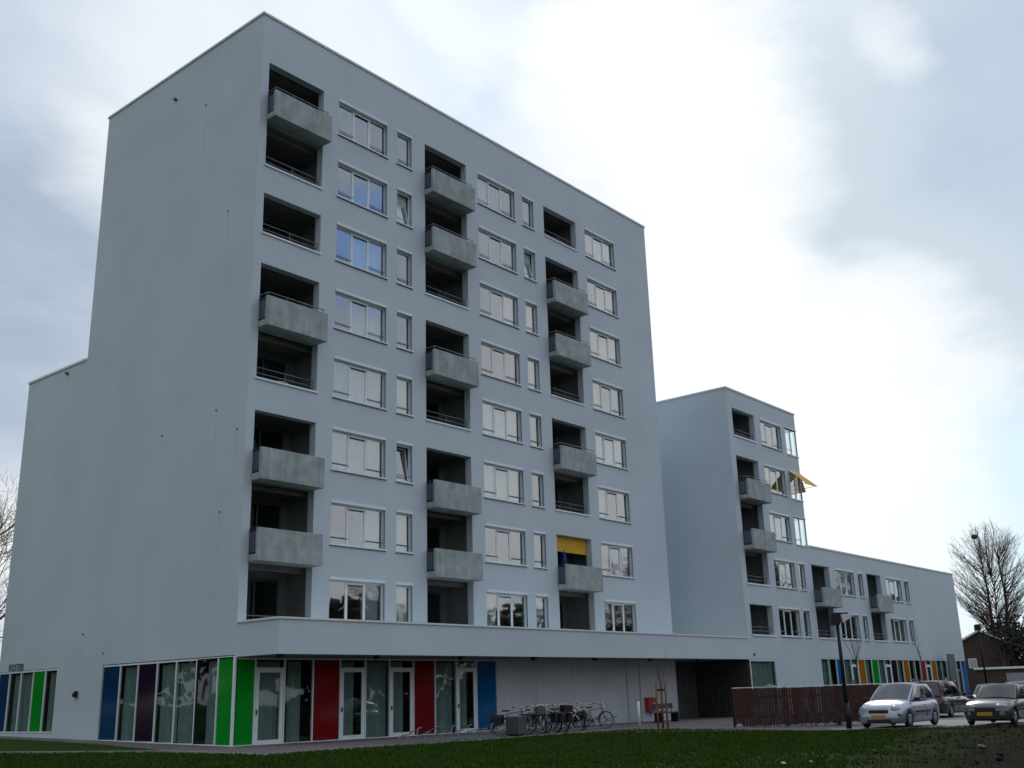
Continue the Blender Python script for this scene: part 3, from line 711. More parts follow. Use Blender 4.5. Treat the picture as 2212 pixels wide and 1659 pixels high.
w2.quad((X3, PY, 2.9), (X3, 9, 2.9), (X3, 9, H3 - .1), (X3, PY, H3 - .1)); w2.quad((X2, PY, H2 - .1), (X3A, PY, H2 - .1), (X3A, 12, H2 - .1), (X2, 12, H2 - .1)); w2.quad((X3A, PY, H3 - .1), (X3, PY, H3 - .1), (X3, 9, H3 - .1), (X3A, 9, H3 - .1))
w2.quad((X2, 12, -1), (X3A, 12, -1), (X3A, 12, H2 - .1), (X2, 12, H2 - .1)); w2.quad((X3A, 9, -1), (X3, 9, -1), (X3, 9, H3 - .1), (X3A, 9, H3 - .1))
w2.build('wall', 'stucco', block, off=BO, fix=False)
c2 = MB(); c2.box(X2 - e, PY - e, H2 - .1, X3A + e, PY + .3, H2); c2.box(X2 - e, PY + .3, H2 - .1, X2 + .3, 12, H2); c2.box(X3A - .3, PY + .3, H2 - .1, X3A + e, 12, H2); c2.box(X3A + .003, PY - e, H3 - .1, X3 + e, PY + .3, H3); c2.box(X3 - .3, PY + .3, H3 - .1, X3 + e, 9, H3)
c2.build('coping', 'cap', block, off=BO)
for c in range(3):
    x0, x1 = LX[c]
    for (a, b) in groups2[c]:
        li = MB()
        for k in range(a, b + 1): loggia_interior(li, x0, x1, PY, R2[k])
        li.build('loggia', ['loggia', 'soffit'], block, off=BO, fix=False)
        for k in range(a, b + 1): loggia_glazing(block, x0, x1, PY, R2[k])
        MB().box(x0 - .04, PY - .06, R2[b] - 1.75, x1 + .03, PY + .36, R2[b] - 1.66).build('loggia_sill', 'white', block, off=BO)
        loggia_rail(block, x0, x1, PY, R2[b] - 1.66)
    for k in bal2[c]: balcony(block, x0 - .04, x1 + .02, PY, R2[k], rail=(k == 1), proj=.66)
    for k in range(5):
        if c > 0 and k < 3: continue
        place_window(T_big, block, WX[c][0], PY, R2[k] - WH, random.choice(['full', 'left', None, None]), sx=(WX[c][1] - WX[c][0]) / WW)
        if c > 0 or k > 2: place_window(T_small, block, SX[c][0], PY, R2[k] - WH, None, sx=(SX[c][1] - SX[c][0]) / SW)
# corner windows: frameless glass corner
for i, (a0, a1, z0, z1) in enumerate(CW):
    fr = MB(); fr.box(a0 - .03, PY - .05, z1 - .0, a1 + .03, PY + .14, z1 + .06); fr.box(a0 - .04, PY - .06, z0 - .06, a1 + .05, PY + .14, z0); fr.box(a1 - .12, PY + .14, z0 - .06, a1 + .05, PY + 1.38, z0)
    fr.box(a0, PY + .06, z0, a0 + .05, PY + .12, z1); fr.box(a0 + .78, PY + .05, z0, a0 + .86, PY + .13, z1)
    fo = fr.build('corner_window', 'white', block, off=BO)
    for (u0, u1) in ((a0 + .05, a0 + .78), (a0 + .86, a1 - .03)):
        MB().box(u0, PY + .08, z0, u1, PY + .09, z1).build('pane', 'glass' if u0 < a0 + .5 else 'clearglass', fo, off=BO)
    MB().box(a1 - .03, PY + .08, z0, a1 - .02, PY + 1.35, z1).build('pane', 'clearglass', fo, off=BO)
    rr = MB(); rr.quad((a0, PY + .13, z0), (a0, PY + 1.36, z0), (a0, PY + 1.36, z1), (a0, PY + .13, z1)); rr.quad((a0, PY + 1.36, z0), (a1 - .12, PY + 1.36, z0), (a1 - .12, PY + 1.36, z1), (a0, PY + 1.36, z1))
    rr.quad((a0, PY + .13, z0 - .001), (a1 - .1, PY + .13, z0 - .001), (a1 - .1, PY + 1.36, z0 - .001), (a0, PY + 1.36, z0 - .001)); rr.quad((a0, PY + .13, z1 + .001), (a1 - .1, PY + .13, z1 + .001), (a1 - .1, PY + 1.36, z1 + .001), (a0, PY + 1.36, z1 + .001))
    rr.build('room', 'white', fo, off=BO, fix=False)
    MB().tube((a0 + .05, PY + .0, z0 + .33), (a0 + .8, PY + .0, z0 + .33), .018, n=5).build('safety_rail', 'steel', fo, off=BO)
# awning on the middle corner window
a0, a1, z0, z1 = CW[1]
aw = MB(); aw.m = 0; aw.box(a0 - .1, PY - .02, z1 - .03, a1 + .05, PY + .0, z1 + .03)
n = 8
for i in range(n):
    t0, t1 = i / n, (i + 1) / n; f_ = lambda t: (PY - .03 - 1.0 * t, z1 - .0 - .78 * t - .1 * t * t)
    (ya, za), (yb2, zb2) = f_(t0), f_(t1)
    aw.quad((a0 - .08, ya, za), (a1 + .0, ya, za), (a1 + .0, yb2, zb2), (a0 - .08, yb2, zb2))
(ye, ze) = f_(1); aw.box(a0 - .08, ye - .02, ze - .05, a1, ye + .02, ze)
ao = aw.build('awning', 'yellow', block, off=BO, fix=False); tag(ao, 'yellow drop arm awning folded out over the corner window')
sm_ = ao.modifiers.new('thick', 'SOLIDIFY'); sm_.thickness = .012
MB().tube((a0 + .0, PY, z1 - .95), (a0 - .02, ye, ze), .016, n=5).build('awning_arm', 'steel', ao, off=BO); MB().tube((a1 - .1, PY, z1 - .95), (a1 - .06, ye, ze), .016, n=5).build('awning_arm', 'steel', ao, off=BO)
a2 = MB()
for i in range(n):
    t0, t1 = i / n, (i + 1) / n; f2 = lambda t: (X3A + .03 + .62 * t, z1 - .95 * t - .1 * t * t)
    (xa, za), (xb2, zb2) = f2(t0), f2(t1); a2.quad((xa, PY + .02, za), (xa, PY + 1.35, za), (xb2, PY + 1.35, zb2), (xb2, PY + .02, zb2))
a2o = a2.build('awning', 'orangefab', block, off=BO, fix=False); tag(a2o, 'orange awning on the side of the corner window'); a2o.modifiers.new('thick', 'SOLIDIFY').thickness = .012
# ground floor of the wing
shopfront(block, 'y', PY, [32.12, 35.08], ['glass'], lambda a: -.3, 2.72, 1)
nb = 24; bb = [41.27 + (X3 - 41.29) * i / nb for i in range(nb + 1)]
kinds = ['glasswhite', 'glasswhite', 'p_blue2', 'glass', 'door', 'p_orange', 'glass', 'p_green', 'glass', 'door', 'p_purple', 'glass', 'p_orange', 'glass', 'glass', 'p_bright_red', 'door', 'p_orange', 'glass', 'glass', 'p_green', 'glass', 'glass', 'p_blue2']
shopfront(block, 'y', PY, bb, kinds, lambda a: -.28, 2.88, 1)
MB().box(X3 - .06, PY + .02, -1, X3 - .001, PY + 6, 2.88).build('side_panel', 'p_blue2', block, off=BO)
MB().tube((32.65, PY - .05, 3.02), (32.65, PY + .01, 3.02), .07, n=12).build('round_vent', 'bumper', block, off=BO)

# loggia furniture and things standing on balconies
ch = empty('garden_chair', (1.25, .85, ROW[4] - 2.40), R(40), 'white plastic garden chair in an open loggia of the leftmost balcony column', 'chair')
q = MB(); q.box(-.25, -.25, .40, .25, .25, .44); q.build('seat', 'plastic_white', ch)
q = MB(); q.prism([(.22, .44), (.26, .44), (.38, .98), (.34, .98)], -.25, .25, 'x'); q.build('backrest', 'plastic_white', ch)
for sx_ in (-1, 1):
    for sy_ in (-1, 1): MB().tube((sx_ * .22, sy_ * .22, .40), (sx_ * .25, sy_ * .25, 0), .02, n=5).build('leg', 'plastic_white', ch)
tb = empty('garden_table', (2.0, .8, ROW[4] - 2.40), 0, 'small white round garden table beside the white balcony chair', 'table')
MB().disc((0, 0, .98), (0, 0, 1), .33, .03).build('table_top', 'plastic_white', tb); MB().tube((0, 0, 0), (0, 0, .965), .03, n=8).build('leg', 'plastic_white', tb)
um = empty('parasol', (xb + .75, .15, ROW[6] - 2.39), R(10), 'folded blue parasol standing behind the balcony below the yellow blind', 'parasol')
q = MB(); q.tube((0, 0, 0), (0, 0, 1.75), .02, n=6); q.build('pole', 'steel', um)
q = MB(); 
for k in range(6):
    t = k * math.pi / 3; q.tube((0, 0, 1.72), (.13 * math.cos(t), .13 * math.sin(t), .72), .02, .05, n=5)
q.build('folded_canopy', 'blueumb', um)
MB().disc((0, 0, .04), (0, 0, 1), .2, .08).build('base', 'darkgrey', um)

# ------------------------------------------------------------------ street furniture
cab = empty('hydrant_cabinet', (24.75, -.18, .27), 0, 'small red metal cabinet with white sticker on the pale wall by the passage', 'cabinet')
q = MB(); q.box(-.0, -.12, .0, .76, .12, .62); q.prism([(-.15, .62), (.12, .62), (.12, .67)], -.02, .78, 'x'); q.build('box', 'redbox', cab)
q = MB(); q.box(.42, -.128, .22, .60, -.121, .42); st = q.build('sticker', 'plastic_white', cab)
q = MB(); q.box(.47, -.133, .30, .55, -.129, .38); q.box(.49, -.133, .25, .53, -.129, .30); q.build('symbol', 'text', st)
q = MB(); q.tube((.3, 0, -.3), (.3, 0, 0), .02, n=6); q.build('pipe', 'bumper', cab)
bo = empty('bollard', (18.2, -4.0, gh(18.2, -4)), 0, 'slim white post on the paving left of the red cabinet', 'bollard')
q = MB(); q.tube((0, 0, 0), (0, 0, 1.05), .055, n=12); q.build('post', 'white', bo); MB().disc((0, 0, 1.07), (0, 0, 1), .06, .04, 12).build('cap', 'darkgrey', bo)
bn = empty('bench', (22.6, -2.1, gh(22.6, -2.1)), R(6), 'wooden bench with low backrest in front of the pale wall by the passage', 'bench')
q = MB(); q.box(0, -.2, .42, 2.2, .2, .46); q.build('seat', 'timber', bn); q = MB(); q.box(0, .2, .62, 2.2, .24, .86); q.build('backrest', 'rooftile', bn)
for xx in (.2, 2.0): MB().box(xx - .03, -.18, 0, xx + .03, .22, .42).box(xx - .03, .19, .46, xx + .03, .2, .8).build('leg', 'blackmetal', bn)
bi = empty('litter_bin', (8.35, -5.25, gh(8, -5)), R(10), 'square grey metal litter bin beside the parked bicycles', 'bin')
q = MB(); q.box(-.30, -.26, .05, .30, .26, .64); ob = q.build('body', 'bindark', bi); ob.modifiers.new('b', 'BEVEL').width = .02
MB().box(-.31, -.27, .64, .31, .27, .67).build('lid', 'steel', bi); MB().box(-.2, -.2, 0, .2, .2, .06).build('foot', 'bumper', bi)

# bicycle racks: rows of slanted hoops on a rail
def rack(x0, y0, x1, y1, nh, label):
    r = empty('bicycle_rack', (x0, y0, gh(x0, y0)), math.atan2(y1 - y0, x1 - x0), label, 'bicycle rack', 'bicycle racks on the paving in front of the tower')
    L = math.hypot(x1 - x0, y1 - y0); dz = gh(x1, y1) - gh(x0, y0)
    q = MB(); q.box(0, -.03, .02, L, .03, .08); q.box(0, .55, .02, L, .61, .08); q.build('base_rail', 'steel', r)
    for i in range(nh):
        x = .2 + i * (L - .4) / (nh - 1); hi = .45 if i % 2 else .30
        h = MB(); h.path([(x, 0, .06), (x + .16, 0, hi), (x + .30, .0, hi), (x + .34, .55, hi * .7), (x + .1, .58, .06)], .016, 5); h.build('hoop', 'steel', r)
    return r
rack(2.6, -5.3, 6.2, -5.35, 9, 'empty low steel bicycle rack nearest the red panels')
rack(6.5, -5.1, 10.4, -4.9, 10, 'low steel bicycle rack around the litter bin')
rack(10.7, -4.9, 16.2, -4.2, 12, 'low steel bicycle rack holding most of the parked bicycles')

# bicycles
def bicycle(label, loc, rz, frame='blackmetal', basket=None, bags=None, crate=False, lean=4):
    r = empty('bicycle', loc, rz, label, 'bicycle', 'bicycles parked in the racks by the concrete wall'); r.rotation_euler = (R(lean), 0, rz)
    wr = .345; fx, rx = .53, -.53
    f = MB(); bb_, seat, head0, head1 = (-.08, 0, .30), (-.24, 0, .74), (.36, 0, .62), (.33, 0, .82)
    for a, b, rr in ((bb_, seat, .017), (bb_, head0, .02), (seat, head1, .014), ((rx, .0, wr), bb_, .013), ((rx, 0, wr), (seat[0], 0, .66), .011), (head0, head1, .022)): f.tube(a, b, rr, n=6)
    f.tube(head0, (fx, .05, wr), .012, n=5); f.tube(head0, (fx, -.05, wr), .012, n=5); f.tube(head1, (.31, 0, .92), .014, n=6)
    f.box(-.25, -.02, .30, -.08, .02, .33)
    f.build('frame', frame, r)
    for x in (fx, rx):
        t = MB(); t.torus((x, 0, wr), (0, 1, 0), wr - .02, .02, 26, 5); wo_ = t.build('wheel', 'rubber', r)
        s = MB(); s.torus((x, 0, wr), (0, 1, 0), wr - .045, .01, 26, 4); s.tube((x, -.04, wr), (x, .04, wr), .022, n=8)
        for k in range(14):
            an = k * 2 * math.pi / 14; s.tube((x, .02 * (-1) ** k, wr), (x + math.cos(an) * (wr - .05), 0, wr + math.sin(an) * (wr - .05)), .0028, n=3, cap=False)
        s.build('rim', 'steel', wo_)
        g_ = MB(); g_.torus((x, 0, wr), (0, 1, 0), wr + .025, .016, 16, 5, a0=R(-200) if x > 0 else R(-230), a1=R(-60) if x > 0 else R(-60)); g_.build('mudguard', frame, r)
    h = MB(); h.path([(.16, .29, 1.0), (.26, .25, 1.04), (.31, .08, 1.0), (.31, -.08, 1.0), (.26, -.25, 1.04), (.16, -.29, 1.0)], .012, 6); h.tube((.31, 0, .92), (.31, 0, 1.0), .014, n=6); ho = h.build('handlebar', 'chrome', r)
    g2 = MB(); g2.tube((.16, .29, 1.0), (.06, .31, .98), .018, n=6); g2.tube((.16, -.29, 1.0), (.06, -.31, .98), .018, n=6); g2.build('grip', 'rubber', ho)
    s = MB(); s.prism([(-.13, -.08), (.02, -.03), (.15, -.02), (.15, .02), (.02, .03), (-.13, .08)], .83, .88, 'z'); s.v = [(v[0] - .26, v[1], v[2]) for v in s.v]; s.build('saddle', 'leather', r)
    MB().tube((-.24, 0, .74), (-.26, 0, .84), .013, n=6).build('seat_post', 'chrome', r)
    c = MB(); c.box(-.80, -.07, .70, -.32, .07, .715); c.tube((-.74, .06, .70), (rx, .06, wr), .008, n=4); c.tube((-.74, -.06, .70), (rx, -.06, wr), .008, n=4); c.build('carrier', 'blackmetal', r)
    l = MB(); l.tube((.38, 0, .84), (.45, 0, .84), .035, .045, n=10); l.build('headlamp', 'chrome', r)
    k_ = MB(); k_.disc((-.08, .045, .30), (0, 1, 0), .085, .01, 14); k_.tube((-.08, .05, .30), (.02, .12, .18), .01, n=4); k_.tube((-.08, -.05, .30), (-.18, -.12, .42), .01, n=4); k_.box(-.02, .1, .165, .08, .17, .195); k_.box(-.22, -.17, .405, -.12, -.1, .435); k_.build('crank', 'steel', r)
    if basket:
        b = MB(); b.prism([(-.19, .70), (-.15, .98), (.15, .98), (.19, .70)][::-1], .38, .62, 'x'); b.v = [(v[0] if v[2] > .8 else v[0] * .96 + .02, v[1], v[2]) for v in b.v]; b.build('basket', basket, r)
    if bags:
        for sg in (-1, 1):
            b = MB(); b.box(-.78, sg * .08, .36, -.40, sg * .22, .70); bo_ = b.build('pannier', bags, r); bo_.modifiers.new('b', 'BEVEL').width = .03
    if crate:
        b = MB(); b.box(-.80, -.18, .73, -.42, .18, .98); b.build('crate', 'leather', r)
    return r
def gp(x, y): return (x, y, gh(x, y) + .0)
bicycle('black city bicycle with wide panniers half hidden behind the litter bin', gp(9.05, -4.55), R(-66), bags='leather')
bicycle('city bicycle with grey front basket and pale front tyre right of the litter bin', gp(9.95, -4.75), R(-104), frame='steel', basket='darkgrey', lean=3)
bicycle('black bicycle with full panniers, second right of the litter bin', gp(10.7, -4.45), R(-112), bags='leather', lean=-3)
bicycle('dark bicycle packed between the pannier bicycle and the black crate', gp(11.4, -4.3), R(74), bags='leather', lean=3)
bicycle('bicycle with a black crate on its carrier in the middle of the rack', gp(12.1, -4.25), R(66), crate=True, bags='leather')
bicycle('chrome fork bicycle with raised handlebar right of the black crate', gp(12.9, -4.1), R(-64), frame='chrome', lean=5)
bicycle('black bicycle with saddle bag tucked behind the chrome fork bicycle', gp(13.5, -3.8), R(80), bags='leather', lean=-3)
bicycle('dark bicycle with front wheel turned to the wall, second from the right end', gp(14.2, -3.9), R(-140), lean=-4)
bicycle('bicycle seen side on at the right end of the rack', gp(14.9, -4.0), R(-28), lean=3)

# lamp posts
def lamp(label, x, y, h, rz, two=False):
    r = empty('street_lamp', (x, y, gh(x, y)), rz, label, 'street lamp', 'street lamps of the car park')
    MB().tube((0, 0, 0), (0, 0, .9), .10, .095, 12).tube((0, 0, .9), (0, 0, h - .1), .075, .06, 12).build('post', 'blackmetal', r)
    MB().prism([(-.26, h - .42), (.05, h - .42), (.10, h - .02), (-.24, h + .0)], -.16, .16, 'y').box(-.2, -.02, h - .02, .45, .02, h + .04).build('lamp_head', 'blackmetal', r)
    n0 = MB(); n0.prism([(.10, h - .03), (.16, h - .34), (.50, h - .14), (.50, h - .03)], -.26, .26, 'y'); n0.build('reflector', 'plastic_white', r)
    return r
lamp('tall black street lamp with white reflector standing beside the brown slatted fence', 16.9, -14.0, 4.12, R(-48))
lamp('slim black street lamp before the dark brick house', 66.3, -4.4, 5.75, R(-48))

# signs
sg = empty('sign_totem', (62.0, -3.2, -.27), 0, 'tall blue grey sign board at the far end of the coloured panels', 'sign')
MB().box(0, 0, 1.6, .72, .08, 3.55).build('board', 'signblue', sg); MB().box(.76, 0, 1.6, 1.4, .08, 3.55).build('board', 'signblue', sg)
MB().box(.80, -.02, .3, 1.35, -.005, 1.55).build('red_field', 'p_bright_red', sg); 
for xx in (.04, .74, 1.38): MB().tube((xx, .1, 0), (xx, .1, 3.55), .035, n=8).build('post', 'steel', sg)

# slatted fence round the bin yard
def fence():
    r = empty('slatted_fence', (16.8, -9.4, gh(17, -9.5)), 0, 'brown stained wooden fence of upright slats with pale top rail, left of the silver hatchback', 'fence')
    off = Vector(r.location); P0, P1, P2 = Vector((16.8, -9.4)), Vector((20.5, -12.15)), Vector((21.9, -13.6)); zb = gh(18, -11); zt = 1.25
    sl_, rl, cpb = MB(), MB(), MB()
    for (A, B, gap) in ((P0, P1, .020), (P1, P2, .0)):
        d = (B - A); L = d.length; d.normalize(); nrm = Vector((-d.y, d.x)); n = int(L / .115)
        def slab(mb, s0, s1, t0, t1, z0, z1):
            pts = [A + d * s0 + nrm * t0, A + d * s1 + nrm * t0, A + d * s1 + nrm * t1, A + d * s0 + nrm * t1]; k = len(mb.v)
            for z in (z0, z1):
                for p in pts: mb.v.append((p.x, p.y, z))
            for qd in ((0, 3, 2, 1), (4, 5, 6, 7), (0, 1, 5, 4), (1, 2, 6, 5), (2, 3, 7, 6), (3, 0, 4, 7)): mb.face([k + i for i in qd])
        for i in range(n):
            s0 = i * L / n; g_ = gap * random.uniform(.3, 1.3); slab(sl_, s0 + g_ / 2, s0 + L / n - g_ / 2 - .003, -.012, .012, zb + random.uniform(.05, .1), zt - random.uniform(.02, .035))
        slab(rl, 0, L, .016, .06, zb + .35, zb + .43); slab(rl, 0, L, .016, .06, zb + 1.1, zb + 1.18); slab(cpb, 0, L, -.03, .05, zt, zt + .035)
        k = max(1, int(L / 1.8))
        for i in range(k + 1): 
            po = MB(); slab(po, max(0, i * L / k - .045), i * L / k + .045, .062, .15, zb - .1, zt - .004); po.build('post', 'fence', r, off=off)
    sl_.build('slats', 'fence', r, off=off); rl.build('rail', 'fence', r, off=off); cpb.build('top_rail', 'cap', r, off=off)
fence()
# stone at the fence foot
st_ = MB(); st_.ell((16.5, -9.75, gh(16.5, -9.7) + .06), .16, .14, .1, 10, 6); tag(st_.build('boulder', 'kerb'), 'pale round stone on the grass edge at the left foot of the brown fence', 'stone')
# hedge of bare stems before the fence
def hedge():
    mb = MB(); P0, P1 = Vector((16.9, -9.85)), Vector((20.4, -12.65))
    for i in range(70):
        t = random.random(); p = P0.lerp(P1, t) + Vector((random.uniform(-.12, .12), random.uniform(-.12, .12))); z = gh(p.x, p.y)
        d = Vector((random.uniform(-.35, .35), random.uniform(-.35, .35), 1)).normalized(); b = Vector((p.x, p.y, z - .03)); L = random.uniform(.45, .95)
        mb.tube(b, b + d * L, .012, .004, n=4, cap=False)
        for _ in range(6):
            s = b + d * L * random.uniform(.25, .9); e2 = Vector((random.uniform(-1, 1), random.uniform(-1, 1), random.uniform(.2, 1))).normalized(); mb.tube(s, s + e2 * random.uniform(.12, .35), .005, .002, n=3, cap=False)
    o = mb.build('hedge_plants', 'twig', fix=False); return tag(o, 'row of bare brown hedge stems planted along the foot of the brown fence', 'hedge', kind='stuff')
hedge()

# ------------------------------------------------------------------ trees
def branch_tree(height, spread, seed, trunks=1, fork=.22, detail=5, rad=.22, up=.55, twig=.012, leanv=(0, 0)):
    rnd = random.Random(seed); tr, cr = MB(), MB()
    def grow(p, d, L, r, lev):
        mb = tr if lev <= 1 else cr; segs = 4 if lev < 2 else (3 if lev < 4 else 2); q = p; dd = d
        for s in range(segs):
            dd = (dd + Vector((rnd.gauss(0, .09), rnd.gauss(0, .09), rnd.gauss(.03, .05) + (up * .10)))).normalized()
            r2 = r * (1 - .55 * (s + 1) / segs) if lev else r * (1 - .6 * (s + 1) / segs); r1 = r * (1 - .55 * s / segs)
            q2 = q + dd * (L / segs); mb.tube(q, q2, max(r1, twig * .5), max(r2, twig * .4), n=8 if lev == 0 else (5 if lev < 3 else 3), cap=False)
            if lev < detail:
                nb_ = {0: 3, 1: 3, 2: 2, 3: 2, 4: 2}.get(lev, 1)
                if lev == 0 and s == 0: nb_ = 1
                for _ in range(nb_):
                    a = rnd.uniform(0, 6.283); o = dd.orthogonal().normalized(); o = (Matrix.Rotation(a, 3, dd) @ o)
                    ang = rnd.uniform(.45, .85) if lev else rnd.uniform(.6, 1.0)
                    nd = (dd * math.cos(ang) + o * math.sin(ang) * spread + Vector((0, 0, up * .3))).normalized()
                    frac = (1 - .5 * (s + 1) / segs) if lev == 0 else 1
                    grow(q.lerp(q2, rnd.uniform(.3, 1)), nd, L * rnd.uniform(.42, .62) * (frac if lev == 0 else 1), r2 * .55, lev + 1)
            q = q2
    for k in range(trunks):
        d0 = Vector((leanv[0] + (k - (trunks - 1) / 2) * .16, leanv[1] + rnd.uniform(-.05, .05), 1)).normalized()
        grow(Vector(((k - (trunks - 1) / 2) * rad, 0, height * fork if 0 else 0)), d0, height * .80, rad * (1 if trunks == 1 else .8), 0)
    return tr, cr
def make_tree(name, label, loc, rz, height, spread, seed, group=None, **kw):
    r = empty(name, loc, rz, label, 'tree', group); tr, cr = branch_tree(height, spread, seed, **kw)
    tr.build('trunk', 'bark', r, fix=False); cr.build('crown', 'twig', r, fix=False); return r
# big bare tree behind the brick house: leaders with fanned limbs filling an egg shaped outline
def fan_tree(r, H_, rx, zlo, leaders, nlimb, seed, tw=.02):
    rnd = random.Random(seed); tr, cr = MB(), MB(); LP = []
    for (dx, dy, top, r0) in leaders:
        pts = []
        for k in range(11):
            t = k / 10; z = top * t; pts.append(Vector((dx * ss(t * 1.6) + .12 * math.sin(k * 1.3 + dx * 3), dy * ss(t * 1.6), z)))
        for k in range(10): tr.tube(pts[k], pts[k + 1], r0 * (1 - .93 * k / 10), r0 * (1 - .93 * (k + 1) / 10), n=7, cap=False)
        LP.append(pts)
    zc, rz = (H_ + zlo) / 2, (H_ - zlo) / 2
    for i in range(nlimb):
        a = rnd.uniform(0, 6.283); u = rnd.uniform(-.95, 1); rr = math.sqrt(max(0, 1 - u * u)) * rnd.uniform(.8, 1.02)
        end = Vector((math.cos(a) * rr * rx * (1.08 if u < 0 else .95), math.sin(a) * rr * rx, zc + u * rz * rnd.uniform(.92, 1.02)))
        lp = min(LP, key=lambda P: (P[5].xy - end.xy * .5).length + rnd.uniform(0, 1.2))
        hd = (end.xy - lp[6].xy).length; zs_ = max(zlo * .62, min(end.z - hd * rnd.uniform(.55, 1.3), H_ * .8)); zs_ = min(zs_, lp[-1].z * .96)
        f = zs_ / lp[-1].z * 10; k = min(9, int(f)); st_p = lp[k].lerp(lp[k + 1], f - k)
        mid = st_p.lerp(end, .5) + Vector((0, 0, -hd * .10)) + Vector((rnd.gauss(0, .2), rnd.gauss(0, .2), rnd.gauss(0, .15)))
        P = [st_p * (1 - t) ** 2 + mid * 2 * t * (1 - t) + end * t * t for t in [q_ / 8 for q_ in range(9)]]
        r0 = .022 + .0075 * (end - st_p).length
        for q_ in range(8): cr.tube(P[q_], P[q_ + 1], r0 * (1 - .85 * q_ / 8), r0 * (1 - .85 * (q_ + 1) / 8), n=4, cap=False)
        for q_ in range(2, 9):
            dm = (P[q_] - P[q_ - 1]).normalized()
            for _ in range(2):
                dd_ = (dm + Vector((rnd.gauss(0, .42), rnd.gauss(0, .42), rnd.gauss(.22, .25)))).normalized(); L_ = rnd.uniform(.7, 1.7) * (H_ / 21); b0 = P[q_]
                b1 = b0 + dd_ * L_ * .5; b2 = b1 + (dd_ + Vector((0, 0, .2))).normalized() * L_ * .5
                cr.tube(b0, b1, tw * .75, tw * .5, 3, cap=False); cr.tube(b1, b2, tw * .5, tw * .25, 3, cap=False)
                for _ in range(2):
                    d3 = (dd_ + Vector((rnd.gauss(0, .5), rnd.gauss(0, .5), rnd.gauss(.2, .25)))).normalized(); cr.tube(b1, b1 + d3 * L_ * .45, tw * .38, tw * .2, 3, cap=False)
    tr.build('trunk', 'bark', r, fix=False); cr.build('crown', 'twig', r, fix=False)
big = empty('bare_tree', (122.6, 9.6, -.3), R(107), 'large bare tree with fanned crown and a nest, standing behind the brick house', 'tree')
fan_tree(big, 20.7, 5.3, 8.6, [(-1.1, .3, 18.5, .34), (.9, -.2, 19.2, .34), (.1, .6, 15, .2)], 230, 5)
nst = MB(); nst.ell((0, 0, 0), .42, .42, .34, 10, 6)
tag(nst.build('bird_nest', 'bark', None, (122.1, 10.9, 19.3)), 'dark twig nest high in the large bare tree', 'nest')
# left edge tree, behind the gable
make_tree('bare_tree', 'bare tree reaching out from behind the gable at the left edge', (1.5, 24, -.1), R(200), 14.8, 1.1, 21, detail=4, rad=.22, up=.35, twig=.014)
def foliage_blob(name, label, loc, rx, ry, rz, n, seed, leaf=.35, group=None):
    rnd = random.Random(seed); r = empty(name, loc, 0, label, 'tree', group); mb = MB()
    cl_ = [(Vector((rnd.gauss(0, .42) * rx, rnd.gauss(0, .42) * ry, rz * (1.05 + rnd.uniform(-.75, .75)))), rnd.uniform(.22, .42)) for _ in range(26)]
    for _ in range(n):
        c, rr = rnd.choice(cl_); d = Vector((rnd.gauss(0, 1), rnd.gauss(0, 1), rnd.gauss(0, 1))).normalized() * (rnd.random() ** .4)
        p = c + Vector((d.x * rx, d.y * ry, d.z * rz)) * rr; a = Vector((rnd.gauss(0, 1), rnd.gauss(0, 1), rnd.gauss(0, 1))).normalized(); b = a.orthogonal().normalized(); s = leaf * rnd.uniform(.5, 1.2); k = len(mb.v)
        mb.v += [tuple(p + a * s), tuple(p + b * s * .6), tuple(p - a * s), tuple(p - b * s * .6)]; mb.face((k, k + 1, k + 2, k + 3))
    mb.build('crown', 'ivy', r, fix=False); t = MB(); t.tube((0, 0, 0), (0, 0, rz * 1.2), .3, .12, 8)
    for _ in range(9): c, _r = rnd.choice(cl_); t.tube((0, 0, rz * rnd.uniform(.3, .9)), c, .09, .03, 5)
    t.build('trunk', 'bark', r); return r
for i, (d, u, rx, rz_, lb) in enumerate([
    (160, (0.9675, 0.2545), 6.0, 4.6, 'dark evergreen mass of a tree right of the brick house roof'),
    (152, (0.9725, 0.2330), 7, 5.2, 'dark evergreen tree cut by the right edge of the view'),
    (175, (0.9560, 0.2935), 4.5, 3.6, 'low dark shrubby tree between the white wing and the brick house gable'),
    (178, (0.9615, 0.2750), 5, 3.6, 'dark round tree behind the ridge of the brick house')]):
    foliage_blob('evergreen_tree', lb, (CAM.x + d * u[0], CAM.y + d * u[1], -.3), rx, rx, rz_, 5200, 40 + i, .33)
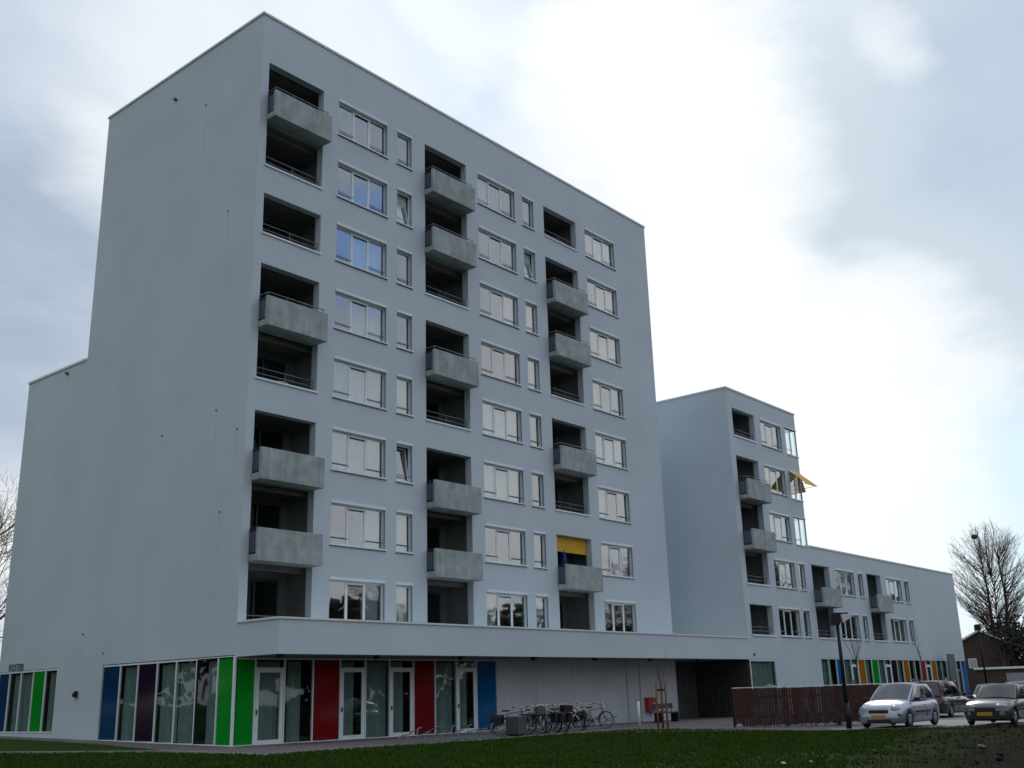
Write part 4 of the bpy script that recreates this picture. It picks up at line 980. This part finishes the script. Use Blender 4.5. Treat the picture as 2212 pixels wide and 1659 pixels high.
# bare trees across the street, seen in the window reflections
rt_ = None
for i, (x, y, s_h, lb) in enumerate([(38, -46, .86, 'a'), (47, -41, .92, 'b'), (57, -43, 1.0, 'c'), (68, -38, 1.05, 'd'), (84, -40, 1.15, 'e'), (98, -36, 1.25, 'f'), (112, -38, 1.25, 'g'), (128, -36, 1.3, 'h')]):
    if rt_ is None:
        rt_ = make_tree('bare_tree', 'leafless street tree behind the viewer, reflected in the lower tower windows', (x, y, -.3), 0, 14, 1.1, 77, 'street trees reflected in the windows', detail=4, rad=.3, up=.4, twig=.03)
        r_ = rt_
    else: r_ = copy_tree(rt_); r_.location = (x, y, -.3); r_.rotation_euler = (0, 0, i * 1.3)
    r_.scale = (s_h,) * 3
for i, (x, y) in enumerate([(30, -62), (42, -64), (55, -60), (68, -62), (82, -58), (97, -60), (114, -56), (133, -58), (155, -52), (10, -66), (100, -29), (114, -31), (129, -32), (146, -33), (165, -34), (186, -34), (-44, 46), (-36, 54), (-28, 60), (-20, 64), (-52, 38), (-62, 28)]):
    rh = (4.6 if i < 16 else 7.4) + (i * 7 % 5) * .5  # evergreens out of view, added so the low glazing reflects less bright sky
    foliage_blob('evergreen_tree', 'unseen evergreen added across the green to darken reflections in the glazing', (x, y, -.3), 9, 8, rh, 1500, 140 + i, .75, 'unseen evergreens added to darken the glazing reflections')
# young staked trees on the paving and by the fence
def young(label, x, y, h, seed, stakes=True, n=7, z=None, sc=1.0):
    rnd = random.Random(seed); r = empty('young_tree', (x, y, gh(x, y) if z is None else z), 0, label, 'tree', 'young staked trees'); t = MB(); c = MB()
    f0 = h * .52; t.tube((0, 0, 0), (.02, 0, f0), .045, .032, 7); t.build('trunk', 'bark', r)
    for i in range(n):
        a = rnd.uniform(0, 6.28); L = (h - f0) * rnd.uniform(.55, 1.0); p = Vector((.02, 0, f0 - .15 + rnd.uniform(-.1, .3))); d = Vector((math.cos(a) * .32, math.sin(a) * .32, 1)).normalized()
        for s in range(5):
            d = (d + Vector((rnd.gauss(0, .05), rnd.gauss(0, .05), .06))).normalized(); q2 = p + d * L / 5; c.tube(p, q2, .016 * (1 - s / 6), .016 * (1 - (s + 1) / 6), 4, cap=False)
            if s > 0: e2 = (d + Vector((rnd.gauss(0, .4), rnd.gauss(0, .4), .1))).normalized(); c.tube(q2, q2 + e2 * L * .18, .006, .003, 3, cap=False)
            p = q2
    c.build('crown', 'twig', r, fix=False)
    if stakes:
        for sx_ in (-.19, .19):
            s = MB(); s.tube((sx_, 0, 0), (sx_ * .96, 0, 1.75), .04, n=8); s.build('stake', 'stake', r)
        b = MB(); b.box(-.21, -.03, 1.42, .21, .03, 1.5); b.build('tie', 'rubber', r); b = MB(); b.box(-.19, -.025, .62, .19, .025, .68); b.build('crossbar', 'stake', r)
    r.rotation_euler = (0, 0, R(-48)); return r
young('thin young tree between two stakes on the paving in front of the pale wall', 15.03, -7.2, 3.0, 3, n=4)
young('young tree with orange stakes right of the black street lamp', 24.3, -11.5, 4.75, 9)
young('slender young tree before the blank end wall of the low wing', 46.0, -6.7, 6.0, 12, stakes=False, n=3)

# ------------------------------------------------------------------ houses in the distance
hs = empty('brick_house', (122.0, 12.1, -.3), R(17), 'dark brick house with white gable boards beyond the car park', 'house')
hw, hh, rg, L = 3.9, 5.6, 7.6, 14.0
q = MB(); q.prism([(-hw, -.4), (hw, -.4), (hw, hh), (0, rg), (-hw, hh)], 0, L, 'x'); q.build('wall', 'brick', hs)
for sg_ in (-1, 1):
    q = MB(); q.prism([(sg_ * (hw + .35), hh - .12), (0, rg + .08), (0, rg + .26), (sg_ * (hw + .35), hh + .08)], -.35, L + .3, 'x'); ro = q.build('roof', 'rooftile', hs)
    q = MB(); q.prism([(sg_ * (hw + .4), hh - .2), (0, rg + .02), (0, rg + .27), (sg_ * (hw + .4), hh + .05)], -.42, -.352, 'x'); q.build('gable_board', 'white', ro)
q = MB(); q.box(-.06, .75, 3.1, -.001, 1.75, 4.3); wo2 = q.build('window', 'white', hs); MB().box(-.08, .85, 3.2, -.061, 1.65, 4.2).build('pane', 'p_white', wo2)
q = MB(); q.box(6, -.4, rg - .3, 6.8, .4, rg + 1.1); q.build('chimney', 'brick', hs)
h2 = empty('brick_house', (131.0, -5.0, -.3), R(17), 'dark terrace house behind the parked cars at the right edge', 'house')
q = MB(); q.prism([(-7, -.4), (7, -.4), (7, 4.6), (0, 7.2), (-7, 4.6)], 0, 16, 'x'); q.build('wall', 'brick', h2)
for k in (-5.6, -4.4, -3.0):
    q = MB(); q.box(-.08, k, 2.6, 0, k + .8, 4.2); wq = q.build('window', 'white', h2); MB().box(-.1, k + .08, 2.7, -.081, k + .72, 4.1).build('pane', 'dark', wq)
q = MB(); q.prism([(7.2, 4.5), (0, 7.2), (0, 7.4), (7.2, 4.7)], -.3, 16.3, 'x'); q.prism([(-7.2, 4.5), (0, 7.2), (0, 7.4), (-7.2, 4.7)], -.3, 16.3, 'x'); q.build('roof', 'rooftile', h2)
gr = empty('garage_row', (106.0, 8.3, -.3), R(-76.5), 'row of low garages with pale doors in front of the brick house', 'garage')
q = MB(); q.box(0, 0, -.3, 26, 6, 2.75); q.build('wall', 'brick', gr); MB().box(-.2, -.35, 2.75, 26.2, 6.2, 2.98).build('roof_edge', 'white', gr)
for k in range(9):
    if k == 0: continue
    q = MB(); q.box(.2 + k * 2.85, -.06, 0, 2.7 + k * 2.85, -.001, 2.3); q.build('garage_door', 'garagedoor', gr)
MB().box(.3, -.05, 0, 2.6, -.001, 2.3).build('garage_door', 'brick', gr)
lh = empty('brick_house', (-3.8, 42, .2), R(20), 'sliver of a brown brick house at the left edge beyond the gable', 'house')
q = MB(); q.prism([(-4, -.6), (4, -.6), (4, 5.6), (0, 7.4), (-4, 5.6)], -10, 0, 'x'); q.build('wall', 'brick', lh); q = MB(); q.prism([(-4.3, 5.5), (0, 7.5), (0, 7.7), (-4.3, 5.7)], -10.3, .3, 'x'); q.prism([(4.3, 5.5), (0, 7.5), (0, 7.7), (4.3, 5.7)], -10.3, .3, 'x'); q.build('roof', 'rooftile', lh)

# ------------------------------------------------------------------ cars
def lerp(a, b, t): return a + (b - a) * t
def interp(x, pts):
    if x <= pts[0][0]: return pts[0][1]
    for (a, va), (b, vb) in zip(pts, pts[1:]):
        if x <= b: return lerp(va, vb, (x - a) / (b - a))
    return pts[-1][1]
def car(label, loc, rz, paint, L=3.64, Wd=1.66, Hh=1.50, hood=.95, ws=(.85, .18), roof=(-.05, -1.25), tail=-1.68, nose=.66, belt=.93, plate=None, bumper=None, kind='hatch', rear=False, roofrails=False, wb=2.37, doors=2):
    """x forward, y left. lengths in metres from the centre of the car"""
    r = empty('parked_car', loc, rz, label, 'car'); hl = L / 2; hw = Wd / 2; wr = .30
    fxw = hl - .72; rxw = fxw - wb
    # lower body
    st = [-hl, -hl + .04, -hl + .14, -hl + .4, rxw - .42, rxw - .2, rxw, rxw + .2, rxw + .42, (rxw + fxw) / 2, fxw - .42, fxw - .2, fxw, fxw + .2, hl - .36, hl - .2, hl - .08, hl - .02, hl]
    ra = wr + .055
    for xw in (fxw, rxw): st += [xw + ra * math.cos(math.pi * k / 12) for k in range(13)] + [xw - ra - .004, xw + ra + .004]
    st = sorted(set(round(v, 4) for v in st))
    top = [(-hl, .62 if kind == 'hatch' else .72), (-hl + .06, .86), (-hl + .3, belt + .03), (tail + .1, belt + .04), (ws[0] - .1, belt), (ws[0] + .12, hood), (hl - .55, hood - .09), (hl - .22, nose + .08), (hl - .06, nose - .06), (hl, nose - .20)]
    bot = [(-hl, .36), (-hl + .1, .24), (-hl + .3, .18), (hl - .5, .17), (hl - .10, .17), (hl, .26)]
    wid = [(-hl, .76), (-hl + .08, .88), (-hl + .35, .96), (rxw, 1.0), (fxw - .1, 1.0), (hl - .5, .98), (hl - .2, .93), (hl - .06, .84), (hl, .72)]
    mb = MB(); mb.sm = True; rings = []
    for x in st:
        zt, zb, w_ = interp(x, top), interp(x, bot), interp(x, wid) * hw
        for xw in (fxw, rxw):
            if abs(x - xw) < ra: zb = max(zb, min(zt - .12, wr + math.sqrt(max(0, ra * ra - (x - xw) ** 2))))
        hgt = zt - zb; z00 = interp(x, bot); h00 = zt - z00
        def wz(z):   # half width of the body side at height z
            return w_ * interp((z - z00) / h00, [(0, .90), (.08, .95), (.3, .985), (.52, 1.0), (.74, .985), (.90, .93), (1.0, .84)])
        prof = [(0, zb), (w_ * .7, zb)] + [(wz(zb + f_ * hgt), zb + f_ * hgt) for f_ in (0.0, .08, .3, .52, .74, .90)] + [(w_ * .80, zt - .025 * h00), (w_ * .45, zt + .012), (0, zt + .022)]
        ring = prof + [(-y, z) for (y, z) in prof[-2:0:-1]]; rings.append([len(mb.v) + i for i in range(len(ring))]); mb.v += [(x, y, z) for (y, z) in ring]
    n = len(rings[0])
    for a, b in zip(rings, rings[1:]):
        for i in range(n): mb.face((a[i], a[(i + 1) % n], b[(i + 1) % n], b[i]))
    mb.face(rings[0][::-1]); mb.face(rings[-1])
    body = mb.build('body', [paint, 'bumper'], r)
    MB().box(rxw - .3, -hw * .62, .17, fxw + .3, hw * .62, .62).build('underbody', 'bumper', r)
    # greenhouse patches
    hb_, hr = hw * .93, hw * .74; zb_ = belt - .015; zr = Hh
    A = {'fl': (ws[0], hb_ * .92, zb_), 'fr': (ws[0], -hb_ * .92, zb_), 'tl': (roof[0], hr, zr - .045), 'tr': (roof[0], -hr, zr - .045), 'rl': (roof[1], hr * .97, zr - .07), 'rr': (roof[1], -hr * .97, zr - .07), 'bl': (tail, hb_ * .90, zb_ + .02), 'br': (tail, -hb_ * .90, zb_ + .02), 'ml': (0, hb_, zb_)}
    def patch(c00, c10, c11, c01, bulge, u0=0, u1=1, v0=0, v1=1, nu=10, nv=6, lift=0, curve=None):
        c00, c10, c11, c01 = map(Vector, (c00, c10, c11, c01)); nrm = (c10 - c00).cross(c01 - c00)
        if nrm.length < 1e-6: nrm = (c11 - c10).cross(c01 - c11)
        nrm.normalize(); out = MB(); out.sm = True
        for j in range(nv + 1):
            for i in range(nu + 1):
                u, v = lerp(u0, u1, i / nu), lerp(v0, v1, j / nv); p = c00.lerp(c10, u).lerp(c01.lerp(c11, u), v)
                b = bulge[0] * 4 * u * (1 - u) + bulge[1] * 4 * v * (1 - v); p = p + nrm * (b + lift); out.v.append(tuple(p))
        for j in range(nv):
            for i in range(nu): a = j * (nu + 1) + i; out.face((a, a + 1, a + nu + 2, a + nu + 1))
        return out
    W = {'wind': (A['fr'], A['fl'], A['tl'], A['tr'], (.07, .015)), 'rear': (A['bl'], A['br'], A['rr'], A['rl'], (.06, .02)),
         'left': (A['fl'], A['bl'], A['rl'], A['tl'], (.05, .03)), 'right': (A['br'], A['fr'], A['tr'], A['rr'], (.05, .03)), 'roof': (A['tr'], A['tl'], A['rl'], A['rr'], (.045, .03))}
    gm = MB(); gm.sm = True
    for k, (a, b, c, d, bu) in W.items():
        p_ = patch(a, b, c, d, bu); o0 = len(gm.v); gm.v += p_.v
        for f_ in p_.f: gm.face([o0 + i for i in f_])
    gm.build('cabin', paint, r, fix=False)
    def gl(nm, key, u0, u1, v0, v1, mt='carglass', lift=.008, nu=10, nv=6):
        a, b, c, d, bu = W[key]; return patch(a, b, c, d, bu, u0, u1, v0, v1, nu, nv, lift).build(nm, mt, r, fix=False)
    gl('windscreen', 'wind', .05, .95, .05, .93); gl('rear_window', 'rear', .07, .93, .12, .90)
    cuts = [(.14, .50), (.54, .88)] if doors == 2 else [(.12, .44), (.48, .78), (.81, .92)]
    for (u0, u1) in cuts:
        gl('side_window', 'left', u0, u1, .10, .88, nu=4); gl('side_window', 'right', 1 - u1, 1 - u0, .10, .88, nu=4)
    # dark cabin inside so the glass does not look straight through empty shell
    MB().box(tail + .3, -hb_ * .7, belt - .25, ws[0] - .5, hb_ * .7, belt + .05).build('interior', 'bumper', r)
    for sx_ in (0, 1):
        for sg_ in (-1, 1):
            hsx = MB(); hsx.box(.05 - sx_ * .95, sg_ * .38 - .14, belt, .17 - sx_ * .95, sg_ * .38 + .14, belt + .32); hsx.build('headrest', 'bumper', r)
    # wheels
    for x in (fxw, rxw):
        for sg_ in (-1, 1):
            t = MB(); yc = sg_ * (hw - .11); t.torus((x, yc, wr), (0, 1, 0), wr - .07, .07, 24, 8); t.v = [(v[0], yc + (v[1] - yc) * 1.25, v[2]) for v in t.v]; wo_ = t.build('wheel', 'rubber', r)
            q = MB(); q.disc((x, yc + sg_ * .045, wr), (0, 1, 0), wr - .10, .04, 20)
            for k in range(6):
                an = k * math.pi / 3; q.tube((x, yc + sg_ * .072, wr), (x + math.cos(an) * (wr - .11), yc + sg_ * .066, wr + math.sin(an) * (wr - .11)), .022, n=5)
            q.tube((x, yc + sg_ * .05, wr), (x, yc + sg_ * .085, wr), .05, n=10); q.build('rim', 'rim', wo_)
    # lamps, grille, bumper
    for sg_ in (-1, 1):
        q = MB(); q.ell((0, 0, 0), .14, .19, .13, 14, 8); ho = q.build('headlight', 'lampglass', r, (hl - .205, sg_ * (hw - .31), nose + .005)); ho.rotation_euler = (0, R(-20), sg_ * R(28))
        if kind != 'hatch': ho.scale = (.9, 1.15, .7)
        q = MB(); q.box(-.03, -.07, -.12, .03, .07, .12); to = q.build('tail_light', 'tail', r, (-hl + .13, sg_ * (hw - .20), .80)); to.modifiers.new('b', 'BEVEL').width = .02
        q = MB(); q.ell((0, 0, 0), .07, .12, .075, 10, 6); mo = q.build('mirror', 'bumper', r, (ws[0] - .22, sg_ * (hw + .07), belt + .06))
        q = MB(); q.tube((ws[0] - .2, sg_ * (hw - .1), belt), (ws[0] - .2, sg_ * (hw + .05), belt + .04), .02, n=5); q.build('mirror_arm', 'bumper', r)
        # seams, handle, side moulding
        q = MB(); yy = sg_ * hw * 1.0
        for xx in ((ws[0] - .12, -.35) if doors == 2 else (ws[0] - .15, -.12, -1.0)): q.box(xx - .005, yy * .96, .36, xx + .005, yy * .9985, .72)
        q.build('door_seam', 'text', r)
        q = MB(); q.box(fxw - .46, yy * .99, .52, rxw + .46, yy * 1.008, .57); q.build('side_moulding', 'bumper', r)
        q = MB(); q.box(-.22, yy * .95, .74, -.06, yy * 1.0, .765); q.build('door_handle', paint, r)
        q = MB(); q.tube((.55, sg_ * .1, 0), (.0, sg_ * .1, 0), .008, n=4) ; 
    q = MB(); q.box(-.06, -.36, -.07, .06, .36, .07); go = q.build('grille', 'bumper', r, (hl - .06, 0, nose - .085)); go.modifiers.new('b', 'BEVEL').width = .03
    q = MB(); q.box(-.05, -.46, -.06, .05, .46, .06); go = q.build('air_intake', 'bumper', r, (hl - .035, 0, .27)); go.modifiers.new('b', 'BEVEL').width = .03
    for sg_ in (-1, 1):
        q = MB(); q.box(-.05, -.15, -.028, .05, .15, .028); bo2 = q.build('bumper_strip', 'bumper', r, (hl - .13, sg_ * (hw - .24), .47)); bo2.rotation_euler = (0, 0, -sg_ * R(35))
    if bumper:
        q = MB(); q.prism([(hl - .5, -hw * .97), (hl - .10, -hw * .84), (hl + .03, -hw * .5), (hl + .05, 0), (hl + .03, hw * .5), (hl - .10, hw * .84), (hl - .5, hw * .97), (hl - .5, hw * .5), (hl - .5, -hw * .5)], .24, .52, 'z'); q.build('front_bumper', 'bumper', r)
    if rear:
        q = MB(); q.prism([(-hl + .4, -hw * .98), (-hl + .02, -hw * .88), (-hl - .04, 0), (-hl + .02, hw * .88), (-hl + .4, hw * .98)], .30, .55, 'z'); q.build('rear_bumper', 'bumper', r)
    if plate:
        px = hl + (.055 if bumper else .012); q = MB(); q.box(px, -.26, .36, px + .012, .26, .47); po = q.build('number_plate', 'plate', r)
        text_obj('lettering', plate, .105, 'text', po, (px + .014, 0, .38), (R(90), 0, R(90)), .001, 1.05)
        q = MB(); q.box(-hl - .045, -.26, .6, -hl - .03, .26, .71); q.build('number_plate', 'plate', r)
    wp = MB(); wp.tube((ws[0] - .02, .5, belt + .03), (ws[0] - .06, -.1, belt + .05), .012, n=4); wp.tube((ws[0] - .02, 0, belt + .03), (ws[0] - .06, -.6, belt + .05), .012, n=4); wp.build('wiper', 'bumper', r)
    if roofrails:
        for sg_ in (-1, 1): MB().path([(roof[0] - .1, sg_ * hr * .92, zr - .02), (roof[0] - .2, sg_ * hr * .92, zr + .05), (roof[1] + .1, sg_ * hr * .92, zr + .03), (roof[1] - .0, sg_ * hr * .92, zr - .03)], .018, 6).build('roof_rail', 'blackmetal', r)
    return r
def cz(x, y): return (x, y, gh(x, y) + .004)
car('small silver three door hatchback facing the lawn beside the brown fence', cz(18.6, -15.3), R(178), 'silver', L=3.85, Wd=1.80, Hh=1.55, plate='NF-NZ-RL')
car('black estate car seen from behind its left rear corner, right of the silver hatchback', cz(31.7, -12.35), R(1), 'blackpaint', L=4.4, Wd=1.84, Hh=1.66, ws=(1.0, .2), roof=(.2, -1.7), tail=-2.0, belt=.95, wb=2.6, doors=3, rear=True, roofrails=True, kind='mpv')
car('beige estate car with black bumper and yellow plate facing the lawn', cz(21.1, -18.25), R(180), 'beige', L=4.4, Wd=1.70, Hh=1.42, ws=(.75, .2), roof=(.05, -1.75), tail=-2.08, nose=.66, belt=.92, hood=.92, plate='53-XS-NB', bumper=True, kind='estate', wb=2.6, doors=3)
car('grey car with pale roof parked between the black estate and the beige estate', cz(39.2, -12.6), R(181), 'greypaint', L=4.3, Wd=1.70, Hh=1.44, ws=(.75, .2), roof=(.05, -1.2), tail=-1.75, doors=3, kind='sedan', wb=2.55)
car('silver estate with roof rails parked behind the beige estate', cz(32.6, -15.9), R(181), 'silver', L=4.5, Wd=1.72, Hh=1.52, ws=(.8, .2), roof=(.1, -1.8), tail=-2.12, doors=3, kind='estate', roofrails=True, wb=2.6)

# ------------------------------------------------------------------ ground cover, clods, litter
def grass():
    rnd = random.Random(3); V, Fc = [], []
    def ok(x, y):
        if y > -6.0 - .02 * x and x > -3.1 and x < 14: return False
        if x < -3.1:
            if y > -.1 and (x + 2.6) * 4.5 + (y - .1) * 3.0 > -2 : return False
            return True
        if x > 13.6 and y > -5.9 - (x - 13.6) * 1.45: return False
        if x > 14.8 and y > -14.6: return False
        if x >= 15.2 and y > -14.6 - (x - 15.2) * .76: return False
        return True
    N = 0
    while N < 52000:
        # denser near the viewer's strip of lawn
        x = rnd.uniform(-14, 24); y = rnd.uniform(-26, 8)
        dx, dy = x - CAM.x, y - CAM.y; dist = math.hypot(dx, dy); az = math.degrees(math.atan2(dx, dy))
        if not (20 < az < 82) or dist < 17 or not ok(x, y): continue
        e_ = ss((-y + .28 * x - 19.6 + 4 * mnoise.noise(Vector((x * .45, y * .45, 0)))) / 3)
        if rnd.random() < e_ * .90: continue
        N += 1; z = gh(x, y) - .035 + bump_h(x, y)
        h_ = rnd.uniform(.04, .10); 
        for _ in range(2):
            a = rnd.uniform(0, 6.28); wv_ = .012 + .0006 * dist; lx, ly = rnd.uniform(-.04, .04), rnd.uniform(-.04, .04); k = len(V)
            V += [(x - math.cos(a) * wv_, y - math.sin(a) * wv_, z), (x + math.cos(a) * wv_, y + math.sin(a) * wv_, z), (x + lx, y + ly, z + h_)]; Fc.append((k, k + 1, k + 2))
    me = bpy.data.meshes.new('grass'); me.from_pydata(V, [], Fc); me.materials.append(M['grassblade']); o = bpy.data.objects.new('grass', me); col.objects.link(o)
    return tag(o, 'short dark green grass covering the lawn in front of the buildings', 'grass', kind='stuff')
M['grassblade'] = ground_mat('grass_blades', (.036, .105, .012), (.085, .105, .028), sc=.8, bump=0)[0]
grass()
def clods():
    rnd = random.Random(11); mb = MB()
    for _ in range(900):
        x = rnd.uniform(-9, 20); y = rnd.uniform(-26, -15); e_ = (-y + .28 * x - 20.3)
        if e_ < rnd.uniform(-1.2, 3.0) or math.hypot(x - CAM.x, y - CAM.y) < 14: continue
        if x > 15 and y > -17: continue
        s = rnd.uniform(.012, .055) ; z = gh(x, y) + bump_h(x, y) - .03; k = len(mb.v)
        mb.ell((x, y, z + s * .2), s * rnd.uniform(.8, 1.5), s * rnd.uniform(.8, 1.4), s * rnd.uniform(.4, .8), 6, 4)
        for i in range(k, len(mb.v)): v = Vector(mb.v[i]); n_ = mnoise.noise(v * 14); mb.v[i] = tuple(v + Vector((n_, mnoise.noise(v * 17 + Vector((5, 0, 0))), mnoise.noise(v * 21))) * s * 1.1)
    return tag(mb.build('earth_clods', 'clod', fix=False), 'rough brown clods of bare earth in the lower right foreground', 'earth', kind='stuff')
clods()
def dead_stems():
    rnd = random.Random(12); mb = MB()
    for _ in range(1600):
        x = rnd.uniform(-4, 19); y = rnd.uniform(-25, -16); 
        if (-y + .28 * x - 19.8) < rnd.uniform(-.8, 3) or (x > 14 and y > -18): continue
        z = gh(x, y) + bump_h(x, y) - .04; d = Vector((rnd.gauss(0, .5), rnd.gauss(0, .5), 1)).normalized(); b = Vector((x, y, z)); mb.tube(b, b + d * rnd.uniform(.05, .24), .005, .002, n=3, cap=False)
    return tag(mb.build('dead_stems', 'twig', fix=False), 'dry brown weed stems on the bare earth at lower right', 'weeds', kind='stuff')
dead_stems()
for i, (x, y, s, lb) in enumerate([(-1.9, -20.6, .05, 'crumpled white paper scrap on the bare earth at the bottom, leftmost of the scraps'), (-1.3, -20.9, .035, 'small white scrap right beside the crumpled paper on the bare earth'), (2.9, -22.9, .09, 'pale tan brick fragment on the bare earth at the lower right'), (2.2, -20.8, .05, 'small pinkish stone on the bare earth in the middle of the foreground')]):
    q = MB(); q.ell((0, 0, 0), s * 1.3, s, s * .6, 7, 5); q.v = [tuple(Vector(v) + Vector((1, 1, 1)) * mnoise.noise(Vector(v) * 20 + Vector((i, 0, 0))) * s * .5) for v in q.v]
    o = q.build('litter_scrap' if i < 2 else 'stone', 'litter' if i < 2 else 'kerb_brown', None, (x, y, gh(x, y) + bump_h(x, y) + .02)); tag(o, lb, 'litter' if i < 2 else 'stone')

for t in TEMPL:      # the window patterns themselves are not part of the scene
    for ch_ in list(t.children): bpy.data.objects.remove(ch_)
    bpy.data.objects.remove(t)
